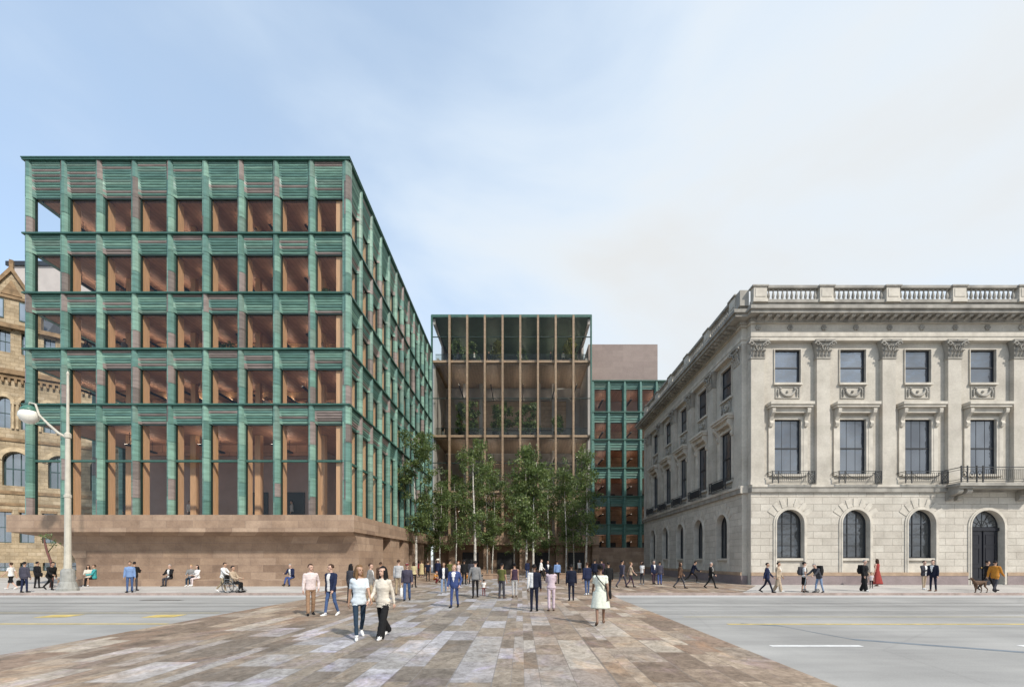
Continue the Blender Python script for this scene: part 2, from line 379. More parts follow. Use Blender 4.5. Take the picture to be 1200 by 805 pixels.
    nt.links.new(br.outputs['Fac'], h.inputs[0]); nt.links.new(n2.outputs[0], h.inputs[2]); bump(nt, b, h.outputs[0], 0.35, 0.012)
    return m
PAVING = paving_mat()
def road_mat():
    m, nt, b, out = new_mat('road_surface')
    g = geo_pos(nt)
    n1 = noise(nt, 0.9, 6, 0.6, mapped(nt, g, (0.12, 1.0, 1)))      # wear drawn out along the lanes
    n2 = noise(nt, 0.35, 5, 0.6, g); n3 = noise(nt, 40, 4, 0.7, g)
    r = ramp(nt, [(0.285, 0.277, 0.265), (0.355, 0.346, 0.332), (0.415, 0.405, 0.39)], [0.3, 0.5, 0.72]); nt.links.new(n1.outputs[0], r.inputs[0])
    r2 = ramp(nt, [(0.82, 0.82, 0.82), (1.05, 1.05, 1.04)], [0.35, 0.65]); nt.links.new(n2.outputs[0], r2.inputs[0])
    r3 = ramp(nt, [(0.82, 0.82, 0.82), (1.06, 1.06, 1.06)], [0.3, 0.65]); nt.links.new(n3.outputs[0], r3.inputs[0])
    c = mix(nt, r.outputs[0], r2.outputs[0], 1.0, 'MULTIPLY'); c = mix(nt, c, r3.outputs[0], 0.8, 'MULTIPLY')
    v = nt.nodes.new('ShaderNodeTexVoronoi'); v.feature = 'DISTANCE_TO_EDGE'; v.inputs['Scale'].default_value = 0.16
    wv = noise(nt, 0.9, 5, 0.6, g); wm = mix(nt, g, wv.outputs[1], 0.06); nt.links.new(wm, v.inputs['Vector'])
    cr_ = ramp(nt, [(0.62, 0.62, 0.62), (1, 1, 1)], [0.0, 0.006]); nt.links.new(v.outputs['Distance'], cr_.inputs[0])
    c = mix(nt, c, cr_.outputs[0], 0.22, 'MULTIPLY')
    nt.links.new(c, b.inputs['Base Color']); b.inputs['Roughness'].default_value = 0.85; bump(nt, b, n3.outputs[0], 0.25, 0.006)
    return m
ROAD = road_mat()
CONC = masonry('sidewalk_concrete', [(0.50, 0.465, 0.43), (0.57, 0.535, 0.495), (0.53, 0.495, 0.46)], 1.5, 1.5, (0.26, 0.24, 0.22), 0.008, 0.85, 0.15, 0.2, uv=lambda nt, g: g, offs=0.0, nscale=0.5)
KERB = plain('kerb_stone', (0.33, 0.26, 0.23), 0.8, 0.25, 3)
GUTTER = plain('gutter_concrete', (0.47, 0.46, 0.445), 0.85, 0.15, 1.2, stretch=(0.2, 1, 1))
YEL = plain('yellow_paint', (0.55, 0.42, 0.14), 0.75, 0.3, 3)
YELF = plain('worn_yellow_paint', (0.42, 0.37, 0.24), 0.8, 0.25, 2)
WHT = plain('white_paint', (0.72, 0.72, 0.71), 0.7, 0.15, 4)
STEEL = plain('rail_steel', (0.13, 0.12, 0.11), 0.45, 0.3, 3, metal=0.4)
def st(name, mb, mats, label=None):
    o = mb.build(name, mats); o['kind'] = 'structure'; return o
KY = 22.55; SZ = 0.12
def sheet(name, poly, z, mat):
    mb = MB(); mb.add([(x, y, z) for x, y in poly], [list(range(len(poly)))]); return st(name, mb, mat)
sheet('ground', [(-900, -600), (900, -600), (900, 1500), (-900, 1500)], -0.02, plain('far_ground', (0.22, 0.20, 0.18), 0.9, 0.2, 0.2))
sheet('road', [(-250, -25), (250, -25), (250, KY), (-250, KY)], 0.0, ROAD)
# gutters along the far kerb, with the crosswalk left free
sheet('gutter', [(-250, 21.3), (-9.7, 21.3), (-9.7, KY), (-250, KY)], 0.004, GUTTER)
sheet('gutter', [(4.5, 21.3), (250, 21.3), (250, KY), (4.5, KY)], 0.004, GUTTER)
# raised stone crossing that ramps up to the courtyard
XW0, XW1 = -9.75, 4.45
mb = MB(); mb.add([(XW0, -20, .02), (XW1, -20, .02), (XW1, 20.4, .02), (XW0, 20.4, .02), (XW1, KY + .25, SZ + .004), (XW0, KY + .25, SZ + .004)],
                  [(0, 1, 2, 3), (3, 2, 4, 5)])
mb.quad((XW0, -20, .0), (XW0, -20, .02), (XW0, 20.4, .02), (XW0, 20.4, 0)); mb.quad((XW1, -20, .0), (XW1, 20.4, 0), (XW1, 20.4, .02), (XW1, -20, .02))
mb.add([(XW0, 20.4, 0), (XW0, 20.4, .02), (XW0, KY + .25, SZ + .004), (XW0, KY + .25, 0)], [(0, 1, 2, 3)])
mb.add([(XW1, 20.4, 0), (XW1, 20.4, .02), (XW1, KY + .25, SZ + .004), (XW1, KY + .25, 0)], [(0, 1, 2, 3)])
st('crosswalk', mb, PAVING)
# pavements with their kerbs
mb = MB(); mb.box(-250, -10.6, KY + .16, 140, -.01, SZ); st('sidewalk', mb, CONC)
mb = MB(); mb.prism([(11.2, KY + .16), (250, KY + .16), (250, 140), (15.2, 140), (15.2, 29.0)], -.01, SZ); st('sidewalk', mb, CONC)
mb = MB(); mb.prism([(-10.6, KY + .16), (11.2, KY + .16), (15.2, 29.0), (15.2, 140), (-10.6, 140)], -.01, SZ); st('courtyard', mb, PAVING)
mb = MB(); mb.box(-250, XW0, KY, KY + .16, -.01, SZ + .004); st('kerb', mb, KERB)
mb = MB(); mb.box(XW1, 250, KY, KY + .16, -.01, SZ + .004); st('kerb', mb, KERB)
# streetcar rails and painted lines on the road
def stripe(name, x0, x1, y, w, mat, z=.004):
    mb = MB(); mb.quad((x0, y - w / 2, z), (x1, y - w / 2, z), (x1, y + w / 2, z), (x0, y + w / 2, z)); return st(name, mb, mat)
for y in (18.6, 17.15, 15.45, 14.9):
    for a, b_ in ((-120, XW0 - .05), (XW1 + .05, 120)): stripe('streetcar_rail', a, b_, y, .09, STEEL)
for a, b_, y, w, m_ in ((-60, -9.9, 12.55, .17, YEL), (5.75, 60, 12.5, .17, YEL), (-60, -10.2, 15.15, .16, YELF), (5.1, 60, 14.1, .13, YELF),
                        (-60, -10.9, 9.3, .16, WHT), (5.2, 7.1, 9.35, .15, WHT), (10.4, 12.3, 9.35, .15, WHT)):
    stripe('road_marking', a, b_, y, w, m_)
for px, y, w in ((70, 14.3, 1.0), (193, 14.3, 1.0)):
    x = PX(px, y); mb = MB(); mb.quad((x - .42, y - .42, .006), (x + .5, y - .3, .006), (x + .42, y + .42, .006), (x - .5, y + .3, .006)); st('road_marking', mb, YEL)
# tar seam that curves over the right lanes
pts = [(870, 730.5), (915, 733), (950, 740), (1000, 749), (1080, 755), (1200, 764), (1330, 772)]
gp = []
for px, py in pts:
    Y = F * CZ / (py - VY); gp.append((PX(px, Y), Y))
mb = MB()
for i in range(len(gp) - 1):
    (xa, ya), (xb, yb) = gp[i], gp[i + 1]; w = .11
    mb.quad((xa, ya - w, .0035), (xb, yb - w, .0035), (xb, yb + w, .0035), (xa, ya + w, .0035))
st('tar_seam', mb, plain('tar', (0.17, 0.20, 0.235), 0.6, 0.2, 4))
mb = MB(); gx = PX(190, 19.9); mb.box(gx - .9, gx + .9, 19.75, 20.0, .0, .006); st('drain_grate', mb, STEEL)

# ================================================================== green tiled office building
G = [plain('glaze_' + n, c, 0.42, 0.28, 2.2, spec=0.35, stretch=(0.5, 0.5, 3.0)) for n, c in (
    ('emerald', (0.085, 0.175, 0.145)), ('teal', (0.10, 0.20, 0.175)), ('jade', (0.135, 0.25, 0.205)), ('mint', (0.18, 0.31, 0.25)),
    ('rose_grey', (0.225, 0.185, 0.17)), ('sage', (0.14, 0.215, 0.18)), ('umber', (0.155, 0.13, 0.118)), ('pale_mint', (0.19, 0.31, 0.25)))]
WT = [4, 8, 10, 6, 4, 5, 2, 2]
LEDGE = plain('ledge_green', (0.038, 0.105, 0.083), 0.4, 0.25, 3)
FRAME = plain('window_frame_green', (0.012, 0.03, 0.026), 0.4, 0.2, 3)
WOODL = plain('timber_lining', (0.56, 0.34, 0.185), 0.5, 0.16, 3.0, stretch=(6, 6, .35))
WOODC = planks('timber_ceiling', (0.40, 0.21, 0.135), (0.46, 0.25, 0.165), 0.3, 'X')
WOODW = planks('timber_wall', (0.42, 0.23, 0.14), (0.49, 0.275, 0.175), 0.6, 'Z')
FLOORM = planks('timber_floor', (0.38, 0.26, 0.18), (0.45, 0.32, 0.23), 0.2, 'X')
TAUPE = plain('taupe_plaster', (0.34, 0.255, 0.225), 0.8, 0.12, 0.8)
DARK = plain('dark_opening', (0.02, 0.02, 0.022), 0.6, 0.2, 2)
CLEAR = glass('clear_glass', (0.95, 0.95, 0.94), 0.022)
BROWN = masonry('brown_stone', [(0.29, 0.197, 0.138), (0.415, 0.29, 0.20), (0.355, 0.247, 0.172), (0.49, 0.355, 0.255)], 1.7, 0.48, (0.2, 0.145, 0.115), 0.009, 0.85, 0.35, 0.34,
                stain_cols=[(0.68, 0.66, 0.66), (1.0, 1.0, 1.0)], nscale=0.9)
def glow_mat(name, col, e):
    m, nt, b, out = new_mat(name); b.inputs['Base Color'].default_value = (.8, .8, .8, 1)
    b.inputs['Emission Color'].default_value = c4(col); b.inputs['Emission Strength'].default_value = e; return m
LAMP = glow_mat('office_fill_glow', (1.0, .86, .70), 7.5)  # fill light added to brighten the office rooms
HALL_FILL = glow_mat('hall_fill_glow', (1.0, .86, .72), 16.0)  # fill light added for the dim hall, not a real fitting
WING_GLOW = glow_mat('wing_lamp_fill', (1.0, .86, .72), 3.0)  # lamps of the lower wing floors, repeated above as added fill
def glow_strips(xs, ys, z, ln, parent, wd=.14, drop=.6, mat=None):  # suspended dark bars whose hidden top face glows up at the ceiling
    for x in xs:
        for y in ys:
            mb = MB(); mb.box(x - wd, x + wd, y, y + ln, z - drop - .06, z - drop, 0); mb.box(x - wd, x - wd + .015, y, y + ln, z - drop, z - drop + .05, 0); mb.box(x + wd - .015, x + wd, y, y + ln, z - drop, z - drop + .05, 0); mb.box(x - wd + .02, x + wd - .02, y + .02, y + ln - .02, z - drop + .001, z - drop + .01, 1)
            for q in (y + .3, y + ln - .3): mb.box(x - .01, x + .01, q - .01, q + .01, z - drop, z + .3, 0)
            mb.build('glow_strip', [DARK, mat or LAMP], parent)
office = empty('office_building', (-22.2, 43, 0), 0, 'square office block clad in glazed green tiles above a brownstone base', 'office building')
LV = [28.36, 23.45, 19.5, 15.78, 12.1, 4.6]; HEAD = [26.0, 22.23, 18.29, 14.57, 10.86]
def pier(W, uc, zs, parent, wide=.23):
    mb = MB()
    prof = [(-wide, .2), (-wide, -.08), (-.14, -.21), (-.02, -.26), (.13, -.22), (wide, -.08), (wide, .2)]
    groups = [[0, 1, 2], [3, 4, 5]]
    mb.box(uc - .2, uc + .2, -.05, .2, zs[-1], zs[0], 0, W)
    for zt, zb in zip(zs[:-1], zs[1:]):
        n = max(2, round((zt - zb) / 1.3))
        for grp in groups:
            cuts = [0] + [(i + rng.uniform(-.18, .18)) / n for i in range(1, n)] + [1]
            for i in range(n):
                a = zb + (zt - zb) * cuts[i] + .012; b = zb + (zt - zb) * cuts[i + 1] - .012; mi = rng.choices(range(8), WT)[0]
                o = rng.uniform(0, .012)
                for g_ in grp:
                    (ua, da), (ub, db) = prof[g_], prof[g_ + 1]
                    mb.add([W.p(uc + ua, da - o, a), W.p(uc + ub, db - o, a), W.p(uc + ub, db - o, b), W.p(uc + ua, da - o, b)], [(0, 1, 2, 3)], mi)
    return mb.build('pier', G, parent)
def spandrel(W, ua, ub, zt, zb, parent, name, n):
    mb = MB(); dz = (zt - zb) / n
    cuts = [zt - dz * i for i in range(n + 1)]
    def dep(z):
        t = (zt - z) / (zt - zb); return -.12 + .22 * t ** 1.6
    for i in range(n):
        z1, z0 = cuts[i], cuts[i + 1]; mi = rng.choices(range(8), [6, 9, 8, 3, 6, 4, 3, 1])[0]
        prof = []
        for k in range(5):
            t = k / 4; z = z1 + (z0 - z1) * t; prof.append((dep(z) - min(.05, dz * .3) * math.sin(math.pi * t), z))
        for k in range(4):
            (da, za), (db, zb_) = prof[k], prof[k + 1]
            mb.add([W.p(ua, da, za), W.p(ub, da, za), W.p(ub, db, zb_), W.p(ua, db, zb_)], [(0, 1, 2, 3)], mi)
        # concave returns against both piers
        for s, uu in ((1, ua), (-1, ub)):
            mb.add([W.p(uu, -.12, z1), W.p(uu + s * .13, dep(z1) - .01, z1), W.p(uu + s * .13, dep(z0) - .01, z0), W.p(uu, -.12, z0)], [(0, 1, 2, 3)], mi)
    mb.box(ua, ub, .14, .2, zb, zt, 0, W)
    return mb.build(name, G, parent)
def office_window(W, ua, ub, zh, zs, parent, tall, lining=True, deep=.78):
    f = MB(); t = .06
    f.box(ua, ua + t, .06, .2, zs, zh, 0, W); f.box(ub - t, ub, .06, .2, zs, zh, 0, W)
    f.box(ua + t, ub - t, .06, .2, zh - t, zh, 0, W); f.box(ua + t, ub - t, .06, .2, zs, zs + t, 0, W)
    if tall: f.box(ua + t, ub - t, .0, .2, 8.33, 8.47, 1, W)
    w = f.build('tall_window' if tall else 'window', [FRAME, LEDGE], parent)
    g = MB()
    for a, b in (((zs + t, 8.33), (8.47, zh - t)) if tall else ((zs + t, zh - t),)):
        g.add([W.p(ua + t, .13, a), W.p(ub - t, .13, a), W.p(ub - t, .13, b), W.p(ua + t, .13, b)], [(0, 1, 2, 3)])
    g.build('pane', CLEAR, w)
    if lining:
        l = MB(); l.box(ua - .06, ua + .03, .21, deep, zs, zh, 0, W); l.box(ub - .03, ub + .06, .21, deep, zs, zh, 0, W)
        l.build('timber_lining', WOODL, w)
    return w
def facade(W, cs, parent, skip_first=False, lining=True, only_rows=None):
    for k, c in enumerate(cs):
        if not (skip_first and k == 0): pier(W, c, LV, parent)
    for k in range(len(cs) - 1):
        ua, ub = cs[k] + .23, cs[k + 1] - .23
        for r in range(5):
            spandrel(W, ua, ub, LV[r] - .052, HEAD[r], parent, 'attic_panel' if r == 0 else 'spandrel', 14 if r == 0 else 7)
            office_window(W, ua, ub, HEAD[r], LV[r + 1] + (.055 if r < 4 else 0), parent, r == 4, lining and not (W is WF and k == 0))
    for r in range(5):
        mb = MB(); mb.box(cs[0] - .27, cs[-1] + .27, -.32, .2, LV[r] - .05, LV[r] + .05, 0, W)
        if r == 0: mb.box(cs[0] - .3, cs[-1] + .3, -.36, .2, LV[r] + .053, LV[r] + .12, 0, W)
        mb.build('ledge', LEDGE, parent)
WF = Wall((0, 30, 0), (1, 0, 0), (0, 1, 0)); FC = [-32.87 + 2.358 * k for k in range(10)]
WS = Wall((-11.71, 0, 0), (0, 1, 0), (-1, 0, 0)); SC = [30.04 + 2.27 * k for k in range(13)]
WL = Wall((-32.78, 0, 0), (0, 1, 0), (1, 0, 0)); LC = [30.02 + 2.27 * k for k in range(6)]
facade(WF, FC, office); facade(WS, SC, office)
# the western side: open glazed bays, then solid wall
for k, c in enumerate(LC[1:]): pier(WL, c, LV, office)
mb = MB()
for r in range(5):
    mb.box(30.3, 41.2, .0, .3, HEAD[r], LV[r] + .085, 1, WL); mb.box(30.3, 41.2, -.4, -.003, LV[r] - .085, LV[r] + .085, 0, WL)
mb.box(41.3, 57.2, -.2, .25, 4.6, 28.36, 1, WL)
mb.build('side_wall', [LEDGE, G[1]], office)
mb = MB(); mb.box(-33.0, -11.7, 57.3, 57.6, 4.6, 28.36, 0); mb.build('rear_wall', G[1], office)
mb = MB(); mb.box(-32.6, -11.95, 30.2, 57.3, 27.7, 28.25, 0); mb.build('roof', plain('roof_grey', (.18, .18, .18), .9), office)
for r in range(4):
    mb = MB(); mb.box(-32.55, -12.0, 30.47, 57.2, HEAD[r + 1] + .02, HEAD[r + 1] + .3, 0); mb.box(-32.54, -12.01, 30.48, 57.19, HEAD[r + 1] + .303, LV[r + 1] + .07, 1)
    mb.build('floor_slab', [WOODC, FLOORM], office)
mb = MB(); mb.box(-32.55, -12.0, 30.47, 57.2, HEAD[0] + .02, HEAD[0] + .5, 0); mb.build('ceiling', WOODC, office)
for r in range(5):
    zs, zh = LV[r + 1] + .07, HEAD[r + 1] if False else HEAD[r]
    mb = MB()
    if r < 4:
        segs = [(-31.0, -26.2, 36.0), (-26.2, -21.0, 37.6), (-21.0, -16.5, 35.4)]
        o = rng.uniform(-.8, .8)
        for i, (a, b, y) in enumerate(segs): mb.box(a + o, b + o, y + rng.uniform(-.8, .8), 53, zs, zh, 0)
        for x in (-28.6, -23.9, -19.2, -14.5): mb.box(x - .17, x + .17, 32.6, 32.94, zs, zh, 1)
        mb.box(-31.0, -12.2, 34.2, 34.5, zh - .5, zh, 1)
    else:
        mb.box(-30.2, -16.4, 35.4, 53, zs, zh, 2); mb.box(-30.1, -16.5, 35.2, 35.39, zh - .9, zh, 0)
        for px0, px1 in ((290, 313), (333, 356)): mb.box(PX(px0, 35.2), PX(px1, 35.2), 35.28, 35.39, zs, 7.1, 3)
        for x in (-28.6, -23.9, -19.2, -14.5): mb.box(x - .2, x + .2, 32.6, 33, zs, zh, 1)
    mb.build('inner_wall', [WOODW, WOODL, TAUPE, DARK], office)
for r in range(4):
    for k in range(9):
        if True:
            x = FC[k] + rng.uniform(.9, 1.4); mb = MB(); z = HEAD[r] - .62
            mb.box(x - .05, x + .05, 31.6, 36.4, z - .02, z + .06, 0); mb.box(x - .06, x - .048, 31.6, 36.4, z - .02, z + .1, 0); mb.box(x + .048, x + .06, 31.6, 36.4, z - .02, z + .1, 0); mb.box(x - .045, x + .045, 31.62, 36.38, z + .061, z + .07, 1)
            for y in (32.2, 35.8): mb.box(x - .01, x + .01, y - .01, y + .01, z + .03, HEAD[r] + .01, 0)
            mb.build('glow_strip', [DARK, LAMP], office)  # dark ceiling track; its upward glow is added to brighten the room
for r in range(5): glow_strips((-28, -22.8, -17.6), (31.7,) if r == 4 else (), HEAD[r] - .3, 2.6, office)  # extra strips added to brighten the tall front rooms
for r in range(5): glow_strips((-13.6,), (36, 41, 46, 51), HEAD[r] - .3, 2.0, office)  # extra strips added to brighten the rooms along the side
# brownstone base: cantilevered deck over a coved wall
PT, PB = 4.68, 3.58
deck = MB(); deck.prism([(-33.12, 28.8), (-10.75, 28.8), (-10.75, 57.0), (-33.12, 57.0)], PB, PT); deck.build('base_deck', BROWN, office)
mb = MB(); prev = None; N = 12
for i in range(N + 1):
    t = i / N; z = SZ + (PB - SZ) * t
    k = max(0.0, (t - .35) / .65); cv = 1 - math.sqrt(max(0, 1 - k * k)) if k < 1 else 1
    xl = -29.9 - 3.1 * cv; yf = 30.1 - 1.22 * cv
    ring = [(xl, yf, z), (-10.9, yf, z), (-10.9, 35.3, z), (xl, 35.3, z)]
    if prev:
        mb.add(prev + ring, [(0, 1, 5, 4), (1, 2, 6, 5), (2, 3, 7, 6), (3, 0, 4, 7)])
    prev = ring
for y0, y1 in ((37.3, 40.0), (41.5, 43.4), (45.0, 46.9), (48.5, 50.2), (51.8, 54.0)): mb.box(-12.6, -10.9, y0, y1, SZ, PB - .003)
mb.box(-30, -13.3, 35.3, 56.5, SZ, PB - .004)
mb.build('base_wall', BROWN, office)
for y0, y1 in ((35.3, 37.3), (40.0, 41.5), (43.4, 45.0), (46.9, 48.5), (50.2, 51.8)):
    mb = MB(); mb.box(-12.2, -12.1, y0 + .05, y1 - .05, SZ, SZ + .1); mb.box(-12.2, -12.1, y0 + .05, y1 - .05, PB - .15, PB - .01); yc = (y0 + y1) / 2
    for y in (y0 + .05, yc - .05, y1 - .15): mb.box(-12.2, -12.1, y, y + .1, SZ + .1, PB - .15)
    d = mb.build('entrance_door', DARK, office)
    g = MB(); g.quad((-12.15, y0 + .1, SZ + .1), (-12.15, y1 - .1, SZ + .1), (-12.15, y1 - .1, PB - .15), (-12.15, y0 + .1, PB - .15)); g.build('pane', dark_glass('door_glass', (.03, .028, .026), .12), d)
mb = MB(); mb.box(-29.2, -11.3, 28.2, 29.1, SZ, SZ + .42); o = mb.build('stone_bench', BROWN)
tag(o, 'long low brownstone bench running in front of the coved base wall', 'bench')

# ================================================================== glazed hall at the back of the courtyard
HALLG = glass('hall_glass', (0.88, 0.89, 0.86), 0.015)
GW_ = plain('hall_grey', (0.40, 0.37, 0.35), 0.8, 0.15, 0.6)
FIN = planks('timber_fin', (0.27, 0.19, 0.12), (0.33, 0.235, 0.15), 0.5, 'Z')
ROOFG = plain('roof_soffit_green', (0.03, 0.06, 0.036), 0.6, 0.25, 1.0)
hall = empty('glass_hall', (-1.3, 64, 0), 0, 'tall glazed hall with timber fins and indoor trees behind the birches', 'hall')
HX0, HX1, HY = -11.9, 9.26, 60.0
FLZ = [28.35, 18.4, 11.0]
mb = MB(); mb.box(HX0 - .15, HX1 + .15, HY - .1, 70, 34.2, 34.55, 0); mb.build('roof', LEDGE, hall)
mb = MB()
mb.add([(HX0, HY + .2, 34.19), (HX1, HY + .2, 34.19), (HX1 - 1, 68.6, 32.4), (HX0 + 1, 68.6, 32.4)], [(0, 1, 2, 3)]); mb.build('soffit', ROOFG, hall)
mb = MB()
mb.box(HX0 + .1, HX1 - .1, 68.7, 69.0, 0, 34.15, 0)
for a, b, c, d_, mi in ((-9.5, 6.8, 21.6, 25.9, 1), (-7, 5, 26.0, 27.6, 0), (-9.0, -4.0, 29.0, 31, 0), (-3, 7, 28.5, 30.6, 0), (-10, 7, 12.5, 14.5, 1), (-6, 2, 14.8, 16.8, 1), (-10, 7, 5, 9.6, 1)):
    mb.box(a, b, 68.3, 68.69, c, d_, mi)
for x in (-8.4, -6.0, 2.6, 4.8): mb.box(x - .25, x + .25, 66.5, 67.0, 5, 28, 0)
mb.build('inner_wall', [GW_, planks('hall_panel', (.44, .31, .20), (.52, .37, .25), .6, 'Z')], hall)
mb = MB()
for s in (HX0 + .02, HX1 - .32): mb.box(s, s + .3, 60.3, 69, 0, 28.3, 0); mb.box(s, s + .3, 62.8, 69, 28.3, 30.0, 0); mb.box(s, s + .3, 60.3, 69, 33.4, 34.18, 0); mb.box(s, s + .3, 66.5, 69, 30, 33.4, 0)
mb.build('side_wall', GW_, hall)
for z in FLZ:
    mb = MB(); mb.box(HX0 + .1, HX1 - .1, 60.05, 68.3, z - .45, z, 1); mb.box(HX0, HX1, 59.78, 60.04, z - .28, z + .02, 0)
    mb.build('floor_slab', [FIN, planks('hall_ceiling', (.27, .19, .125), (.33, .235, .155), .4, 'X')], hall)
for k in range(10):
    x = HX0 + k * (HX1 - HX0) / 9; mb = MB(); w = .13 if 0 < k < 9 else .1
    mb.box(x - w, x + w, 59.35, 59.77, 4.75, 34.18, 0 if 0 < k < 9 else 1); mb.build('fin', [FIN, LEDGE], hall)
mb = MB()
for z in (23.3, 14.7, 31.5): mb.box(HX0, HX1, 59.8, 59.9, z - .05, z + .05, 0)
mb.build('transom', FRAME, hall)
for k in range(9):
    xa = HX0 + k * (HX1 - HX0) / 9 + .12; xb = HX0 + (k + 1) * (HX1 - HX0) / 9 - .12; mb = MB()
    for za, zb in ((4.75, 10.7), (11.05, 18.1), (18.45, 28.05), (28.4, 34.15)): mb.quad((xa, 59.93, za), (xb, 59.93, za), (xb, 59.93, zb), (xa, 59.93, zb))
    mb.build('pane', HALLG, hall)
for z in (33.2, 27.8, 17.8, 10.4): glow_strips((-8.6, -4.2, .2, 4.6, 7.6), (61.4,), z, 6.4, hall, .07, 2.0, HALL_FILL)  # added strips that only serve to brighten the hall floors
mb = MB()
for z in (28.4, 18.45): mb.box(HX0 + .3, HX1 - .3, 60.5, 60.54, z + .02, z + 1.05, 0); mb.box(HX0 + .3, HX1 - .3, 60.48, 60.56, z + 1.05, z + 1.1, 1)
mb.build('guard_rail', [glass('rail_glass', (.80, .82, .80), .015), FRAME], hall)
mb = MB(); mb.prism([(-10.74, 54.0), (9.4, 54.0), (9.4, 60), (-10.74, 60)], PB, PT); mb.build('base_deck', BROWN, hall)
mb = MB(); mb.box(-10.7, 9.3, 55.6, 59.4, SZ, PB - .003); mb.build('base_wall', BROWN, hall)
for x in (-8.4, -4.2, 0.2, 4.6, 9.0): mb = MB(); mb.box(x - .4, x + .4, 54.3, 55.2, SZ, PB - .004); mb.build('column', BROWN, hall)
for x in (-6.3, -2.0, 2.4, 6.8):
    mb = MB(); mb.box(x - 1.0, x + 1.0, 55.5, 55.59, SZ, 2.7); d = mb.build('entrance_door', DARK, hall)
mb = MB()
for i in range(3): mb.box(-9.8, 8.4, 51.6 + .45 * i, 54.4, SZ + .16 * i, SZ + .16 * (i + 1) - .002 * (i < 2))
o = mb.build('stone_steps', BROWN); tag(o, 'broad brownstone steps leading up under the glazed hall', 'steps')

# ================================================================== lower green wing and the brown block over it
wing = empty('green_wing', (16, 66, 0), 0, 'lower green tiled office wing between the glazed hall and the old stone palace', 'office building')
WW = Wall((0, 62, 0), (1, 0, 0), (0, 1, 0)); WZ = [26.4, 22.1, 18.3, 14.4, 10.5, 6.6, 3.46]
cs = [9.85 + 2.2 * k for k in range(7)]
for c in cs:
    mb = MB(); mb.prism([(c - .25, .2), (c - .25, -.1), (c - .12, -.35), (c + .1, -.35), (c + .25, -.1), (c + .25, .2)], 3.46, 26.3, [rng.choice([0, 1, 1, 2]) for _ in range(8)], WW)
    mb.build('pier', G, wing)
for r in range(6):
    for k in range(6):
        ua, ub = cs[k] + .25, cs[k + 1] - .25; zt = WZ[r]; hz = zt - (1.3 if r else 1.0)
        mb = MB()
        for i in range(4): mb.box(ua, ub, -.16 + .1 * i, .3, zt - (zt - hz) * (i + 1) / 4, zt - (zt - hz) * i / 4 - .01, rng.choice([0, 1, 1, 2, 5]), WW)
        mb.build('spandrel', G, wing)
        f = MB(); zs = WZ[r + 1] + .06
        f.box(ua, ua + .06, .2, .34, zs, hz, 0, WW); f.box(ub - .06, ub, .2, .34, zs, hz, 0, WW); f.box(ua + .06, ub - .06, .2, .34, hz - .06, hz, 0, WW); f.box(ua + .06, ub - .06, .2, .34, zs, zs + .06, 0, WW)
        w = f.build('window', FRAME, wing)
        g = MB(); g.add([WW.p(ua + .06, .27, zs + .06), WW.p(ub - .06, .27, zs + .06), WW.p(ub - .06, .27, hz - .06), WW.p(ua + .06, .27, hz - .06)], [(0, 1, 2, 3)]); g.build('pane', CLEAR, w)
    mb = MB(); mb.box(cs[0] - .25, cs[-1] + .25, -.42, .2, WZ[r] - .07, WZ[r] + .07, 0, WW); mb.build('ledge', LEDGE, wing)
for r in range(6):
    mb = MB(); zt = WZ[r] - (1.3 if r else 1.0)
    mb.box(9.8, 23, 62.4, 70, zt + .02, WZ[r] - .1, 0); mb.box(9.8, 23, 67 - .3 * (r % 2), 67.2, WZ[r + 1] + .1, zt, 1 if r % 3 else 2)
    if r > 2:
        for k in range(4): x = 10.6 + 2.2 * k + rng.uniform(-.3, .3); mb.box(x, x + .9, 65, 65.6, WZ[r + 1] + .1, WZ[r + 1] + .8, 3)
    if r >= 0: glow_strips((11.5, 15.5, 19), (63.2,), zt - .05, 3.6, wing, .12, .95, WING_GLOW)  # warm lamps on lower floors; upper rows get added ones for brightness
    mb.build('interior', [WOODC, planks('wing_wall', (0.50, 0.33, 0.21), (0.58, 0.40, 0.26), .6, 'Z'), TAUPE, DARK], wing)
mb = MB(); mb.box(9.42, 23.2, 61.35, 62.3, 0, 3.44); mb.build('base_wall', BROWN, wing)
mb = MB(); mb.box(9.65, 23.2, 62.3, 70, 26.0, 26.3); mb.build('roof', BROWN, wing)
mb = MB(); mb.box(9.7, 19.7, 64.8, 72, 26.32, 32.9); mb.build('penthouse', masonry('penthouse_stone', [(0.27, 0.215, 0.195), (0.31, 0.25, 0.225)], 3.0, .8, (.22, .18, .165), .01, .85, .2, .12), wing)
# ================================================================== old stone palace on the right
LIME = masonry('limestone', [(0.52, 0.482, 0.415), (0.57, 0.528, 0.458), (0.54, 0.50, 0.435)], 2.1, .72, (0.43, 0.39, 0.33), 0.004, 0.8, 0.12, 0.24, stain_cols=[(0.74, 0.73, 0.72), (1, 1, 1)], nscale=0.7)
RUST = masonry('rusticated_limestone', [(0.49, 0.45, 0.39), (0.60, 0.555, 0.485), (0.54, 0.50, 0.435), (0.615, 0.575, 0.505)], 1.18, .46, (0.30, 0.27, 0.225), 0.014, 0.82, 0.7, 0.22, joint_bump=1.2, stain_cols=[(0.78, 0.77, 0.76), (1, 1, 1)], nscale=0.8)
TRIM = plain('limestone_trim', (0.52, 0.48, 0.415), 0.8, 0.2, 1.6, bmp=0.1)
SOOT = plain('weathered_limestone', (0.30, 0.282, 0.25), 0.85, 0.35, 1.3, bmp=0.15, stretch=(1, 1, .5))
GRAN = masonry('pink_granite', [(0.25, 0.20, 0.20), (0.30, 0.245, 0.24)], 2.4, 1.0, (0.2, .16, .155), .006, .6, .1, .2)
SASH = plain('dark_sash', (0.022, 0.024, 0.028), 0.45, 0.2, 4)
